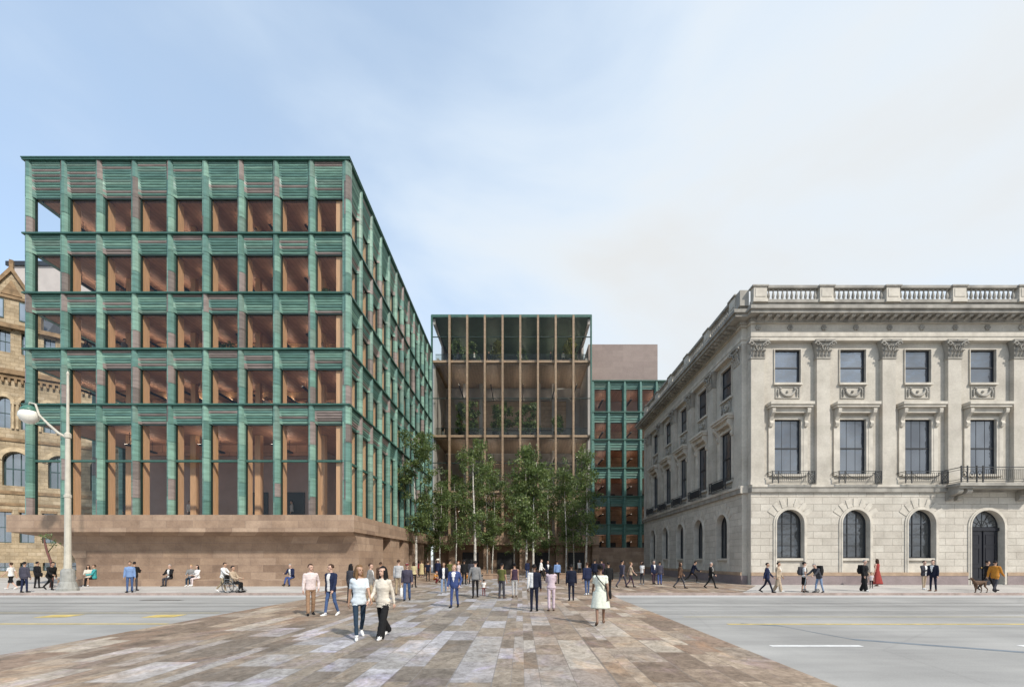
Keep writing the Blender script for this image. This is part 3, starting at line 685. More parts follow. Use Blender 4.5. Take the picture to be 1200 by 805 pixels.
IRON = plain('wrought_iron', (0.03, 0.032, 0.035), 0.5, 0.25, 5)
PALG = dark_glass('palace_glass', (.03, .036, .05), .23, .16)
PALG2 = dark_glass('palace_ground_glass', (.03, .033, .036), .13, .4)
palace = empty('stone_palace', (28, 42, 0), 0, 'cream limestone palace with pilasters, balustraded roof and arched ground floor windows', 'palace')
X0, X1, Y0, Y1 = 15.0, 43.0, 30.0, 54.6
def plan(o, notch=True):
    return [(X0 - o, Y0 + .5 - o), (X0 + .37 - o * .5, Y0 + .5 - o), (X0 + .37 - o * .5 + .001, Y0 - o), (X1 + o, Y0 - o), (X1 + o, Y1 + o), (X0 - o, Y1 + o)]
def layer(name, o, z0, z1, mat):
    mb = MB(); mb.prism(plan(o), z0, z1); return mb.build(name, mat, palace)
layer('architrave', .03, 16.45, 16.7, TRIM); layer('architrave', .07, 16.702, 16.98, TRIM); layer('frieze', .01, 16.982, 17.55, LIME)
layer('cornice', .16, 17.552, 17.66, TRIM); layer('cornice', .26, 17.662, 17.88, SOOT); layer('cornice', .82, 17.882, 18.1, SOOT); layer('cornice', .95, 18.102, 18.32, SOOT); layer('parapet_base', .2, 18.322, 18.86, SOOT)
WPF = Wall((0, Y0, 0), (1, 0, 0), (0, 1, 0)); WPS = Wall((X0, 0, 0), (0, 1, 0), (1, 0, 0))
FW = [17.98 + 4.40 * k for k in range(6)]; FP = [15.83 + 4.40 * k for k in range(7)]
SW = [33.4 + 4.38 * k for k in range(5)]; SP = [31.21 + 4.38 * k for k in range(6)]
for W, a, b in ((WPF, 15.6, 42.8), (WPS, 30.9, 54.4)):
    mb = MB(); u = a
    while u < b:
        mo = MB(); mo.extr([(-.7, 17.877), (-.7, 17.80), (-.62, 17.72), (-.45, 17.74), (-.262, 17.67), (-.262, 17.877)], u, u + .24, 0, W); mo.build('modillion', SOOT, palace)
        mb.box(u + .02, u + .24, -.235, -.19, 17.57, 17.658, 0, W); u += .55
    mb.box(a, b, -.19, -.165, 17.565, 17.659, 0, W); mb.build('dentil_course', SOOT, palace)
def flower(W, u, z, d, r=.2):
    mb = MB()
    for k in range(6):
        a = k * math.pi / 3; c = W.p(u + r * .6 * math.cos(a), d - .03, z + r * .6 * math.sin(a)); mb.ball(c, r * .42, 0, 6, 4)
    mb.ball(W.p(u, d - .05, z), r * .35, 0, 6, 4); return mb.build('rosette', SOOT, palace, smooth=True)
for u in FP + FW[:5]: flower(WPF, u, 17.3, -.01)
def capital(W, u):
    mb = MB(); z0, z1 = 15.33, 16.45; w0, w1 = .44, .60
    mb.box(u - w0 - .05, u + w0 + .05, -.05, .29, z0 - .1, z0, 0, W)                     # astragal
    def bell(t): return w0 + (w1 - w0) * t ** 2
    n = 6
    for i in range(n):
        ta, tb = i / n, (i + 1) / n; za, zb = z0 + (z1 - .14 - z0) * ta, z0 + (z1 - .14 - z0) * tb
        a, b = bell(ta), bell(tb); da, db = -.02 - .12 * ta ** 2, -.02 - .12 * tb ** 2
        vs = [W.p(u - a, da, za), W.p(u + a, da, za), W.p(u + b, db, zb), W.p(u - b, db, zb), W.p(u - a, .28, za), W.p(u + a, .28, za), W.p(u + b, .28, zb), W.p(u - b, .28, zb)]
        mb.add(vs, [(0, 1, 2, 3), (0, 3, 7, 4), (1, 5, 6, 2)])
    def leaf(uc, zb, h, w):                                                              # acanthus leaf curling outward
        pr = [(-.04, 0), (-.12, .35), (-.14, .7), (-.24, .95), (-.30, .9), (-.28, .78)]
        for i in range(len(pr) - 1):
            (da, ta), (db, tb) = pr[i], pr[i + 1]; wa, wb = w * (1 - .35 * ta), w * (1 - .35 * tb)
            mb.add([W.p(uc - wa, da + .03, zb + h * ta), W.p(uc, da - .03, zb + h * ta), W.p(uc, db - .03, zb + h * tb), W.p(uc - wb, db + .03, zb + h * tb), W.p(uc + wa, da + .03, zb + h * ta), W.p(uc + wb, db + .03, zb + h * tb)],
                   [(0, 1, 2, 3), (1, 4, 5, 2)])
    for k in range(4): leaf(u - .36 + .24 * k, z0, .42, .12)
    for k in range(3): leaf(u - .30 + .30 * k, z0 + .3, .45, .13)
    for s in (-1, 1):                                                                    # corner volutes
        c = (u + s * .52, z1 - .30); pts = []
        for k in range(12):
            a = k * .62; r = .17 * (1 - k / 14); pts.append(W.p(c[0] + s * r * math.cos(a), -.22, c[1] + r * math.sin(a)))
        mb.tube(pts, [.06 - .003 * k for k in range(12)], 6)
        mb.tube([W.p(u + s * .1, -.16, z0 + .45), W.p(u + s * .3, -.18, z1 - .3), W.p(u + s * .52, -.22, z1 - .14)], [.04, .05, .06], 6)
    mb.ball(W.p(u, -.2, z1 - .1), .1, 0, 8, 5)
    mb.box(u - w1 - .04, u + w1 + .04, -.24, .28, z1 - .13, z1 - .004, 0, W)
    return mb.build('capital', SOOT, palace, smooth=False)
def pilaster(W, u):
    mb = MB()
    mb.box(u - .44, u + .44, 0, .29, 7.35, 15.23, 0, W)
    mb.box(u - .52, u + .52, -.08, .285, 6.8, 7.12, 0, W); mb.box(u - .48, u + .48, -.05, .288, 7.121, 7.35, 0, W)
    o = mb.build('pilaster', LIME, palace); capital(W, u); return o
def sash(W, uc, w, z0, z1, d, parent, cols=3, rows=4, name='window', gl=PALG):
    f = MB(); t = .07; a, b = uc - w / 2, uc + w / 2; zm = z0 + (z1 - z0) * .48
    f.box(a, a + t, d, d + .1, z0, z1, 0, W); f.box(b - t, b, d, d + .1, z0, z1, 0, W); f.box(a + t, b - t, d, d + .1, z1 - t, z1, 0, W); f.box(a + t, b - t, d, d + .1, z0, z0 + t, 0, W)
    f.box(a + t, b - t, d + .002, d + .08, zm - .045, zm + .045, 0, W)
    for k in range(1, cols): x = a + (b - a) * k / cols; f.box(x - .008, x + .008, d + .035, d + .06, z0 + t, z1 - t, 0, W)
    o = f.build(name, SASH, parent)
    g = MB(); g.add([W.p(a + t, d + .05, z0 + t), W.p(b - t, d + .05, z0 + t), W.p(b - t, d + .05, z1 - t), W.p(a + t, d + .05, z1 - t)], [(0, 1, 2, 3)]); g.build('pane', gl, o)
    return o
def hood(W, uc, parent):
    mb = MB(); a, b = uc - 1.45, uc + 1.45
    mb.box(a, b, -.36, .29, 12.1, 12.28, 0, W); mb.box(a + .06, b - .06, -.28, .288, 11.94, 12.098, 0, W); mb.box(a + .2, b - .2, -.05, .287, 11.62, 11.938, 0, W)
    for s in (-1, 1):                                                                    # scroll consoles
        u = uc + s * 1.17; mb.extr([(.28, 10.75), (.1, 10.75), (.02, 10.95), (.12, 11.15), (.0, 11.4), (-.2, 11.6), (-.24, 11.8), (-.18, 11.936), (.28, 11.936)], u - .11, u + .11, 0, W)
    mb.build('window_hood', TRIM, parent)
def swag(W, uc, parent):
    mb = MB(); z0, z1 = 12.72, 13.42; d = .3
    for a, b, c, e in ((uc - .83, uc + .83, z1, z1 + .06), (uc - .83, uc + .83, z0 - .06, z0), (uc - .83, uc - .77, z0, z1), (uc + .77, uc + .83, z0, z1)): mb.box(a, b, d - .05, d - .002, c, e, 0, W)
    pts = [W.p(uc + .5 * math.cos(math.pi * (1 + k / 10)), d - .04, z1 - .1 + .48 * math.sin(math.pi * (1 + k / 10))) for k in range(11)]
    mb.tube(pts, [.05 + .055 * math.sin(math.pi * k / 10) for k in range(11)], 7)
    for s in (-1, 1):
        mb.ball(W.p(uc + s * .5, d - .05, z1 - .1), .1, 0, 7, 5); mb.tube([W.p(uc + s * .62, d - .03, z1 - .1), W.p(uc + s * .64, d - .04, z1 - .35), W.p(uc + s * .63, d - .03, z0 + .08)], [.05, .075, .03], 6)
    mb.ball(W.p(uc, d - .03, z1 - .28), .09, 0, 7, 5)
    mb.build('garland_panel', SOOT, parent, smooth=False)
def balconet(W, uc, parent, w=2.8):
    mb = MB(); a, b = uc - w / 2, uc + w / 2; z0, z1 = 6.84, 7.66; e = -.42
    for z, t in ((z0 + .05, .03), (z0 + .13, .02), (z1 - .03, .035), (z1 - .13, .02)):
        mb.box(a, b, e - t / 2, e + t / 2, z - t / 2, z + t / 2, 0, W)
        for u in (a, b): mb.box(u - t / 2, u + t / 2, e + t, .28, z - t / 2, z + t / 2, 0, W)
    for u in (a, a + .4, b - .4, b): mb.box(u - .025, u + .025, e - .025, e + .025, z0, z1, 0, W)
    for s, u in ((1, a), (-1, b)):
        mb.tube([W.p(u + s * (.2 + .13 * math.cos(k * .7)), e, 7.25 + .2 * math.sin(k * .7)) for k in range(10)], .016, 5)
        mb.tube([W.p(u + s * .02, e, 7.0), W.p(u + s * .38, e, 7.5)], .016, 5); mb.tube([W.p(u + s * .02, e, 7.5), W.p(u + s * .38, e, 7.0)], .016, 5)
    pts = [W.p(a + .4 + (w - .8) * k / 12, e, 7.5 - .42 * math.sin(math.pi * k / 12)) for k in range(13)]; mb.tube(pts, .02, 5)
    u = a + .5
    while u < b - .42: r = .014 if W is WPS else .008; mb.box(u - r, u + r, e - r, e + r, z0 + .13, z1 - .13, 0, W); u += .075 if W is WPS else .14
    return mb.build('balcony_rail', IRON, parent)
def arch_window(W, uc, parent, gl, w=1.84, sill=1.9, spring=4.22, d=.32):
    P = arch_pts(uc, w, sill, spring, 14); f = MB(); t = .08
    mid = [(uc + (u - uc) * (1 - t / (w / 2)), (sill + t) if i in (0, len(P) - 1) else (spring + (z - spring) * (1 - t / (w / 2)) if z > spring else z)) for i, (u, z) in enumerate(P)]
    for i in range(len(P) - 1):
        q = [P[i], P[i + 1], mid[i + 1], mid[i]]; vs = [W.p(u, d, z) for u, z in q] + [W.p(u, d + .1, z) for u, z in q]
        f.add(vs, [(0, 1, 2, 3), (2, 3, 7, 6), (0, 1, 5, 4)])
    f.box(uc - w / 2, uc + w / 2, d, d + .1, sill, sill + t, 0, W)
    for k in (-1, 1): f.box(uc + k * w / 6 - .018, uc + k * w / 6 + .018, d + .02, d + .07, sill + t, spring + w * .44, 0, W)
    for z in (2.75, 3.5, spring): f.box(uc - w / 2 + t, uc + w / 2 - t, d + .022, d + .068, z - .018, z + .018, 0, W)
    o = f.build('arched_window', SASH, parent)
    g = MB(); g.add([W.p(u, d + .06, z) for u, z in mid], [list(range(len(mid)))]); g.build('pane', gl, o)
    s = MB(); s.box(uc - w / 2 - .04, uc + w / 2 + .04, -.04, d + .1, sill - .16, sill - .003, 0, W); s.box(uc - w / 2, uc + w / 2, .12, .4, .95, sill - .162, 0, W); s.build('sill', TRIM, o)
    return o
def palace_side(W, wins, pils, u0, u1, door=None):
    edges = [u0] + [(a + b) / 2 for a, b in zip(wins[:-1], wins[1:])] + [u1]
    for i, uc in enumerate(wins):
        a, b = edges[i], edges[i + 1]; isdoor = (door == i)
        mb = MB(); arch_wall(mb, W, a, b, SZ, 6.3, uc, 2.2 if isdoor else 1.84, SZ + .02 if isdoor else .95, 4.0 if isdoor else 4.22, 0, .4 if isdoor else .5, 0, 1, 16)
        P = arch_pts(uc, 2.2 if isdoor else 1.84, SZ + .02 if isdoor else .95, 4.0 if isdoor else 4.22, 16)
        ring_strip(mb, W, P, .2, -.06, 0, 1); ring_strip(mb, W, P, .09, -.10, -.06, 1)
        if not isdoor:                                                                   # radiating voussoir joints stand out as wedges
            for k in range(-3, 4):
                an = math.pi / 2 + k * .33; r0, r1 = 1.14, 1.14 + .55; h = .145
                q = [(uc + r * math.cos(an + s * h * (1.12 / r)), 4.22 + r * math.sin(an + s * h * (1.12 / r))) for r, s in ((r0, 1), (r1, 1), (r1, -1), (r0, -1))]
                mb.uzprism(q, -.035, -.002, 1, W)
        mb.build('ground_wall', [RUST, TRIM], palace)
        mb = MB()
        wdw = [(uc - .89, uc + .89, 7.55, 11.25), (uc - .87, uc + .87, 13.71, 15.96)]
        rect_wall(mb, W, a, b, 6.3, 16.45, wdw, .3, .3, 0, 1)
        for ua, ub, za, zb in wdw:                                                       # architrave mouldings round the openings
            g = .18 if za < 10 else .05; mb.box(ua - g, ua - .001, .22, .299, za, zb + g, 1, W); mb.box(ub + .001, ub + g, .22, .299, za, zb + g, 1, W); mb.box(ua, ub, .22, .299, zb, zb + g, 1, W)
            mb.box(ua - g - .04, ub + g + .04, .14, .298, za - .14, za - .002, 1, W)
        for s in (-1, 1): mb.box(uc + s * 1.17 - .14, uc + s * 1.17 + .14, .2, .297, 7.46, 10.74, 1, W)
        mb.build('upper_wall', [LIME, TRIM], palace)
        if isdoor: continue
        arch_window(W, uc, palace, PALG2)
        balconet(W, uc, palace)
    for uc in wins:
        sash(W, uc, 1.78, 7.55, 11.25, .4, palace); sash(W, uc, 1.74, 13.71, 15.96, .4, palace, 1); hood(W, uc, palace); swag(W, uc, palace)
    for u in pils: pilaster(W, u)
    mb = MB(); mb.box(u0 - .02, u1, -.16, .29, 6.3, 6.62, 0, W); mb.box(u0 - .02, u1, -.22, .289, 6.622, 6.8, 1, W); mb.build('string_course', [SOOT, TRIM], palace)
    mb = MB(); cuts = [(u0, u1)] if door is None else [(u0, wins[door] - 1.32), (wins[door] + 1.32, u1)]
    for a, b in cuts: mb.box(a - .02, b, -.08, -.002, SZ, .72, 0, W); mb.box(a - .02, b, -.1, -.002, .722, .95, 1, W)
    mb.build('base_course', [GRAN, plain('tan_string', (.36, .26, .18), .8, .2, 2)], palace)
palace_side(WPF, FW, FP, X0 + .37, X1 - .6, door=3)
palace_side(WPS, SW, SP, Y0 + .5, Y1)
# notched corner and hidden core
mb = MB(); mb.box(X0 + .005, X0 + .5, Y0 + .5, Y0 + .9, SZ, 16.45, 0); mb.box(X0 - .05, X0 + .36, Y0 + .45, Y0 + .499, SZ, .72, 1)
mb.box(X0 - .16, X0 + .36, Y0 + .34, Y0 + .497, 6.3, 6.8, 0); mb.box(X0 + .38, X0 + .8, Y0 + .005, Y0 + .5, SZ, 16.45, 0); mb.build('corner_pier', [LIME, GRAN], palace)
mb = MB(); mb.box(X0 + .75, X1 - .2, Y0 + .75, Y1 - .2, SZ, 16.5); mb.build('core', DARK, palace)
mb = MB(); mb.box(X1 - .6, X1 - .05, Y0 + .01, Y1, SZ, 16.45); mb.box(X0 + .01, X1 - .1, Y1 + .002, Y1 + .3, SZ, 16.45); mb.build('rear_wall', LIME, palace)
# roof balustrade
def baluster_run(W, a, b):
    mb = MB(); n = max(2, int((b - a) / .285)); d = -.12
    for i in range(n):
        u = a + (b - a) * (i + .5) / n; c = W.p(u, d, 0)
        mb.lathe([(.085, 19.06), (.085, 19.1), (.05, 19.14), (.10, 19.32), (.08, 19.45), (.042, 19.62), (.05, 19.72), (.085, 19.76), (.085, 19.8)], (c[0], c[1], 0), 8)
    mb.box(a - .01, b + .01, d - .17, d + .17, 18.862, 19.06, 0, W); mb.box(a - .01, b + .01, d - .19, d + .19, 19.8, 19.98, 0, W)
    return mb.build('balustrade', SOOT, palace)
def pedestal(W, u, w=.48):
    mb = MB(); d = -.12; mb.box(u - w, u + w, d - .26, d + .26, 18.863, 19.08, 0, W); mb.box(u - w + .04, u + w - .04, d - .22, d + .22, 19.081, 19.86, 0, W)
    mb.box(u - w + .14, u + w - .14, d - .25, d - .221, 19.2, 19.72, 0, W); mb.box(u - w - .06, u + w + .06, d - .3, d + .3, 19.861, 19.96, 1, W); return mb.build('pedestal', [TRIM, SOOT], palace)
for W, P in ((WPF, FP), (WPS, SP)):
    for u in P: pedestal(W, u)
    for a, b in zip(P[:-1], P[1:]): baluster_run(W, a + .5, b - .5)
mb = MB(); mb.box(X0 - .3, X0 + .3, Y0 + .12, Y0 + .75, 18.864, 19.9); mb.build('pedestal', SOOT, palace)
# entrance door with fanlight, and the balcony over it
uc = FW[3]; W = WPF
mb = MB(); P = arch_pts(uc, 2.2, SZ + .02, 4.0, 16); mb.uzprism(P, .36, .44, 0, W)
for s in (-1, 1):
    mb.box(uc + s * .53 - .46, uc + s * .53 + .46, .30, .358, SZ + .02, 3.72, 0, W)
    for z0, z1 in ((.5, 1.3), (1.5, 2.6), (2.8, 3.5)):
        for a, b, c, e in ((-.33, .33, z0, z0 + .05), (-.33, .33, z1 - .05, z1), (-.33, -.28, z0 + .05, z1 - .05), (.28, .33, z0 + .05, z1 - .05)): mb.box(uc + s * .53 + a, uc + s * .53 + b, .275, .299, c, e, 0, W)
mb.box(uc - 1.09, uc + 1.09, .24, .357, 3.74, 3.96, 0, W)
door = mb.build('entrance_door', plain('door_navy', (.011, .012, .018), .4, .2, 3), palace)
g = MB(); g.add([W.p(u * .9 + uc * .1, .35, z) for u, z in [(uc - 1.05, 4.02)] + [(uc - 1.05 * math.cos(math.pi * k / 14), 4.02 + 1.0 * math.sin(math.pi * k / 14)) for k in range(1, 14)] + [(uc + 1.05, 4.02)]], [list(range(15))]); g.build('fanlight', PALG2, door)
mb = MB()
for k in range(1, 6): an = math.pi * k / 6; mb.tube([W.p(uc, .34, 4.02), W.p(uc + .92 * math.cos(an), .34, 4.02 + .95 * math.sin(an))], .02, 5)
mb.tube([W.p(uc + .4 * math.cos(math.pi * k / 8), .34, 4.02 + .4 * math.sin(math.pi * k / 8)) for k in range(9)], .02, 5); mb.build('fanlight_bars', IRON, door)
mb = MB()
for s in (-1, 1): mb.ball(W.p(uc + s * .12, .25, 1.25), .05, 0, 8, 5)
mb.build('handle', plain('brass', (.5, .36, .15), .3, .1, 3, metal=1.0), door)
mb = MB(); a, b = uc - 2.95, uc + 2.95
mb.box(a, b, -1.2, -.23, 6.56, 6.76, 0, W); mb.box(a + .1, b - .1, -1.05, -.23, 6.42, 6.558, 0, W)
for s in (-1, 1):
    for o in (2.65, 2.05): u = uc + s * o; mb.extr([(-.01, 5.72), (-.2, 5.74), (-.3, 5.86), (-.28, 6.0), (-.5, 6.05), (-.85, 6.12), (-.95, 6.25), (-.9, 6.418), (-.01, 6.418)], u - .17, u + .17, 0, W)
mb.build('balcony', SOOT, palace)
mb = MB(); e = -1.15
for z, t in ((6.84, .03), (6.98, .025), (7.75, .045), (7.6, .025)):
    mb.box(a + .1, b - .1, e - t / 2, e + t / 2, z - t / 2, z + t / 2, 0, W)
    for u in (a + .1, b - .1): mb.box(u - t / 2, u + t / 2, e + t, .2, z - t / 2, z + t / 2, 0, W)
for u in (a + .1, a + .5, a + 1.1, a + 1.5, b - 1.5, b - 1.1, b - .5, b - .1): mb.box(u - .03, u + .03, e - .03, e + .03, 6.78, 7.85, 0, W)
for u in (a + .8, b - .8, a + .3, b - .3, a + 1.3, b - 1.3):
    mb.tube([W.p(u + .16 * math.cos(k * .7), e, 7.28 + .24 * math.sin(k * .7)) for k in range(10)], .02, 5); mb.ball(W.p(u, e, 7.28), .06, 0, 6, 4)
u = a + 1.6
while u < b - 1.55: mb.box(u - .01, u + .01, e - .01, e + .01, 6.98, 7.6, 0, W); u += .13
mb.build('balcony_rail', IRON, palace)

# ================================================================== sandstone Romanesque building at the far left, pale block behind
SAND = masonry('sandstone', [(0.40, 0.31, 0.20), (0.49, 0.39, 0.26), (0.44, 0.345, 0.225), (0.54, 0.44, 0.31)], .8, .36, (0.24, 0.165, 0.09), 0.012, 0.9, 0.6, 0.4, joint_bump=1.0, nscale=1.2)
SANDT = plain('sandstone_trim', (0.46, 0.365, 0.24), 0.85, 0.35, 2.0, bmp=.25)
SANDD = plain('dark_sandstone', (0.24, 0.16, 0.09), 0.9, 0.4, 2.0, bmp=.3)
old = empty('sandstone_building', (-48.9, 42, 0), 0, 'brown sandstone building with a gabled dormer and arched windows behind the green office', 'old building')
WO = Wall((-48.9, 42, 0), (.8, .6, 0), (-.6, .8, 0))
BLUEG = dark_glass('old_glass', (.03, .05, .065), .4, .05)
bays = [-5.75 + 1.5 * k for k in range(11)]
mb = MB()
for t in bays:
    a, b = t - .75, t + .75
    arch_wall(mb, WO, a, b, 13.2, 19.2, t, .86, 14.2, 16.7, 0, .35, 0, 1, 10); rect_wall(mb, WO, a, b, 19.2, 23.9, [(t - .4, t + .4, 21.4, 23.5)], .1, .35, 0, 1)
    rect_wall(mb, WO, a, b, 0, 8.2, [(t - .45, t + .45, .7, 1.5), (t - .5, t + .5, 3.4, 6.3)], -.05, .4, 0, 1)
    for s in (-1, 1): mb.tube([WO.p(t + s * .6, -.1, 14.2), WO.p(t + s * .6, -.1, 16.5)], .1, 8, 1); mb.box(t + s * .6 - .14, t + s * .6 + .14, -.2, .0, 16.5, 16.75, 1, WO)
    ring_strip(mb, WO, arch_pts(t, .86, 16.7, 16.7, 10)[1:-1], .28, -.08, 0, 1)
for k in range(0, 11, 2):
    t = bays[k] + .75 if k < 10 else bays[k]; a, b = (bays[k] - .75, bays[min(k + 1, 10)] + .75)
    w = 1.7 if k < 10 else .8
    arch_wall(mb, WO, a, b, 8.2, 13.2, t, w, 8.8, 11.2, 0, .6, 0, 1, 12); ring_strip(mb, WO, arch_pts(t, w, 11.2, 11.2, 12)[1:-1], .4, -.1, 0, 1)
mb.build('wall', [SAND, SANDT], old)
mb = MB()
for z0, z1, o in ((6.9, 7.15, .1), (8.0, 8.3, .15), (13.0, 13.25, .12), (18.9, 19.2, .2), (19.25, 19.7, .4), (23.6, 24.0, .35)): mb.box(bays[0] - .75, bays[-1] + .75, -o, .1, z0, z1, 0, WO)
u = bays[0]
while u < bays[-1]: mb.box(u, u + .18, -.32, -.01, 18.5, 18.89, 0, WO); u += .42
for t in bays: mb.box(t - .55, t + .55, -.14, .0, 6.3, 6.55, 0, WO); mb.box(t - .5, t + .5, -.1, .05, 23.45, 23.58, 0, WO)
mb.build('cornice', SANDD, old)
for t in bays:
    for (w, z0, z1, d) in ((.86, 14.2, 17.1, .3), (.8, 21.4, 23.5, .4), (.9, .7, 1.5, .3), (1.0, 3.4, 6.3, .3)):
        f = MB(); a, b = t - w / 2, t + w / 2
        f.box(a, a + .07, d, d + .1, z0, z1, 0, WO); f.box(b - .07, b, d, d + .1, z0, z1, 0, WO); f.box(a + .07, b - .07, d, d + .1, z0, z0 + .07, 0, WO); f.box(a + .07, b - .07, d + .001, d + .09, (z0 + z1) / 2 - .03, (z0 + z1) / 2 + .03, 0, WO); f.box(t - .02, t + .02, d + .03, d + .08, z0 + .07, z1, 0, WO)
        w_ = f.build('window', plain('teal_frame', (.03, .07, .075), .5, .2, 3), old)
        g = MB(); g.add([WO.p(a + .05, d + .06, z0), WO.p(b - .05, d + .06, z0), WO.p(b - .05, d + .06, z1), WO.p(a + .05, d + .06, z1)], [(0, 1, 2, 3)]); g.build('pane', BLUEG, w_)
for k in range(0, 10, 2):
    t = bays[k] + .75; f = MB()
    for x in (-.8, -.3, .23, .73): f.box(t + x, t + x + .07, .5, .6, 8.8, 11.9, 0, WO)
    f.box(t - .8, t + .8, .502, .598, 10.4, 10.5, 0, WO); w_ = f.build('window', _M['teal_frame'], old)
    g = MB(); g.add([WO.p(u_, .56, z) for u_, z in arch_pts(t, 1.7, 8.8, 11.2, 12)], [list(range(15))]); g.build('pane', BLUEG, w_)
for t0 in (.75, 9.0, -5.0):                                                               # gabled dormers
    mb = MB(); mb.uzprism([(t0 - 1.9, 23.9), (t0 + 1.9, 23.9), (t0 + 1.9, 25.7), (t0, 29.0), (t0 - 1.9, 25.7)], 0, 1.2, 0, WO)
    for s in (-1, 1):
        mb.uzprism([(t0 + s * 2.05, 25.5), (t0 + s * 2.05, 25.95), (t0, 29.55), (t0, 29.0)], -.25, 1.3, 1, WO); mb.box(t0 + s * 1.75 - .22, t0 + s * 1.75 + .22, -.22, .3, 23.9, 26.3, 1, WO)
    mb.box(t0 - .14, t0 + .14, -.2, .2, 29.3, 30.1, 1, WO); mb.uzprism([(t0 - .7, 26.8), (t0 + .7, 26.8), (t0, 28.2)], -.12, -.002, 1, WO); mb.box(t0 - 1.5, t0 + 1.5, -.15, -.002, 26.45, 26.7, 1, WO)
    g_ = mb.build('gable', [SAND, SANDD], old)
    for s in (-.85, .85):
        f = MB(); f.box(t0 + s - .36, t0 + s + .36, -.06, -.003, 24.5, 26.3, 0, WO); f.box(t0 + s - .3, t0 + s + .3, -.07, -.061, 24.6, 26.2, 1, WO); f.build('window', [_M['teal_frame'], BLUEG], g_)
mb = MB(); mb.box(bays[0] - .75, bays[-1] + .75, 1.25, 12, 0, 23.5, 0, WO); mb.extr([(.5, 23.9), (12, 23.9), (6.2, 28.2)], bays[0] - .75, 2.9, 1, WO); mb.build('roof', [SANDD, plain('slate', (.07, .075, .085), .6, .3, 2)], old)
pale = empty('pale_office_block', (-66, 80, 0), 0, 'pale stone office block with small windows rising behind the sandstone gable', 'office building')
WPB = Wall((0, 74, 0), (1, 0, 0), (0, 1, 0)); mb = MB(); xs = [PX(10, 74) + 2.55 * k for k in range(10)]
zs_ = [2 + 3.7 * k for k in range(13)]
for x in xs[:-1]: rect_wall(mb, WPB, x, x + 2.55, 0, 50.5, [(x + .55, x + 2.0, z + .9, z + 3.0) for z in zs_[:-1]], 0, .3)
mb.box(xs[0] - .2, xs[-1] + .2, -.3, .0, 50.2, 50.9, 1, WPB); mb.box(xs[0], xs[-1], .5, 12, 0, 50.4, 0, WPB)
mb.build('wall', [plain('pale_stone', (.52, .47, .44), .8, .1, .5), SASH], pale)
for r, z in enumerate(zs_[:-1]):
    if z < 20: continue
    for x in xs[:-1]:
        f = MB(); f.box(x + .55, x + 2.0, .22, .29, z + .9, z + 3.0, 0, WPB); w_ = f.build('window', dark_glass('pale_glass', (.1, .12, .14), .3), pale)
# ================================================================== street lamp
CREAM = plain('cream_paint', (0.50, 0.47, 0.40), 0.5, 0.12, 3); LBASE = plain('lamp_base_grey', (0.30, 0.30, 0.28), 0.6, 0.25, 4)
OPAL = plain('opal_glass', (0.78, 0.76, 0.70), 0.25, 0.05, 2); LGREEN = plain('lamp_cap_green', (0.06, 0.17, 0.13), 0.4, 0.2, 5)
lx, ly = PX(79.5, 24.2), 24.2
lamp = empty('street_lamp', (lx, ly, SZ), 0, 'tall cream street lamp with one curved arm and opal globe on the left pavement', 'street lamp')
mb = MB(); mb.lathe([(.46, 0), (.46, .12), (.40, .2), (.36, .42), (.31, .5), (.29, 1.05), (.27, 1.12), (.2, 1.2)], (lx, ly, SZ), 16); mb.build('base', LBASE, lamp, smooth=False)
mb = MB(); mb.lathe([(.17, 1.2), (.15, 1.9), (.135, 5.0), (.165, 5.04), (.165, 5.16), (.125, 5.2), (.105, 8.2), (.15, 8.25), (.15, 8.45), (.07, 8.55), (.055, 11.3), (.05, 11.6), (.07, 11.7), (.02, 11.85)], (lx, ly, SZ), 14); mb.build('pole', CREAM, lamp, smooth=False)
gx = PX(34, ly); gz = 1.8 + (655.5 - 487) / F * ly
arm = [(lx, ly, 8.35), (lx - .5, ly, 8.62), (lx - 1.05, ly, 9.1), (lx - 1.55, ly, 9.6), (gx + .35, ly, gz + .62), (gx + .05, ly, gz + .70), (gx, ly, gz + .5)]
mb = MB(); mb.tube(arm, [.07, .07, .06, .055, .05, .05, .06], 10); mb.build('arm', CREAM, lamp, smooth=True)
mb = MB(); mb.lathe([(.07, .62), (.22, .55), (.33, .42), (.36, .30), (.33, .27)], (gx, ly, gz - .05), 16); mb.build('cap', LGREEN, lamp, smooth=True)
mb = MB(); mb.lathe([(.03, -.43), (.2, -.38), (.36, -.22), (.44, -.02), (.42, .14), (.34, .26), (.2, .3)], (gx, ly, gz - .02), 18); mb.build('globe', OPAL, lamp, smooth=True)

# ================================================================== trees
def bark_birch():
    m, nt, b, out = new_mat('birch_bark'); g = geo_pos(nt)
    n1 = noise(nt, 5, 6, 0.7, mapped(nt, g, (1.0, 1.0, 2.6))); n2 = noise(nt, 1.2, 3, .5, g)
    r = ramp(nt, [(0.05, 0.045, 0.04), (0.52, 0.50, 0.46), (0.74, 0.72, 0.67)], [0.36, 0.47, 0.7]); nt.links.new(n1.outputs[0], r.inputs[0])
    r2 = ramp(nt, [(.7, .68, .62), (1, 1, 1)], [.35, .6]); nt.links.new(n2.outputs[0], r2.inputs[0])
    nt.links.new(mix(nt, r.outputs[0], r2.outputs[0], 1.0, 'MULTIPLY'), b.inputs['Base Color']); b.inputs['Roughness'].default_value = .8; bump(nt, b, n1.outputs[0], .3, .02); return m
BIRCH = bark_birch(); TWIG = plain('twig_bark', (0.10, 0.08, 0.065), 0.85, 0.3, 6)
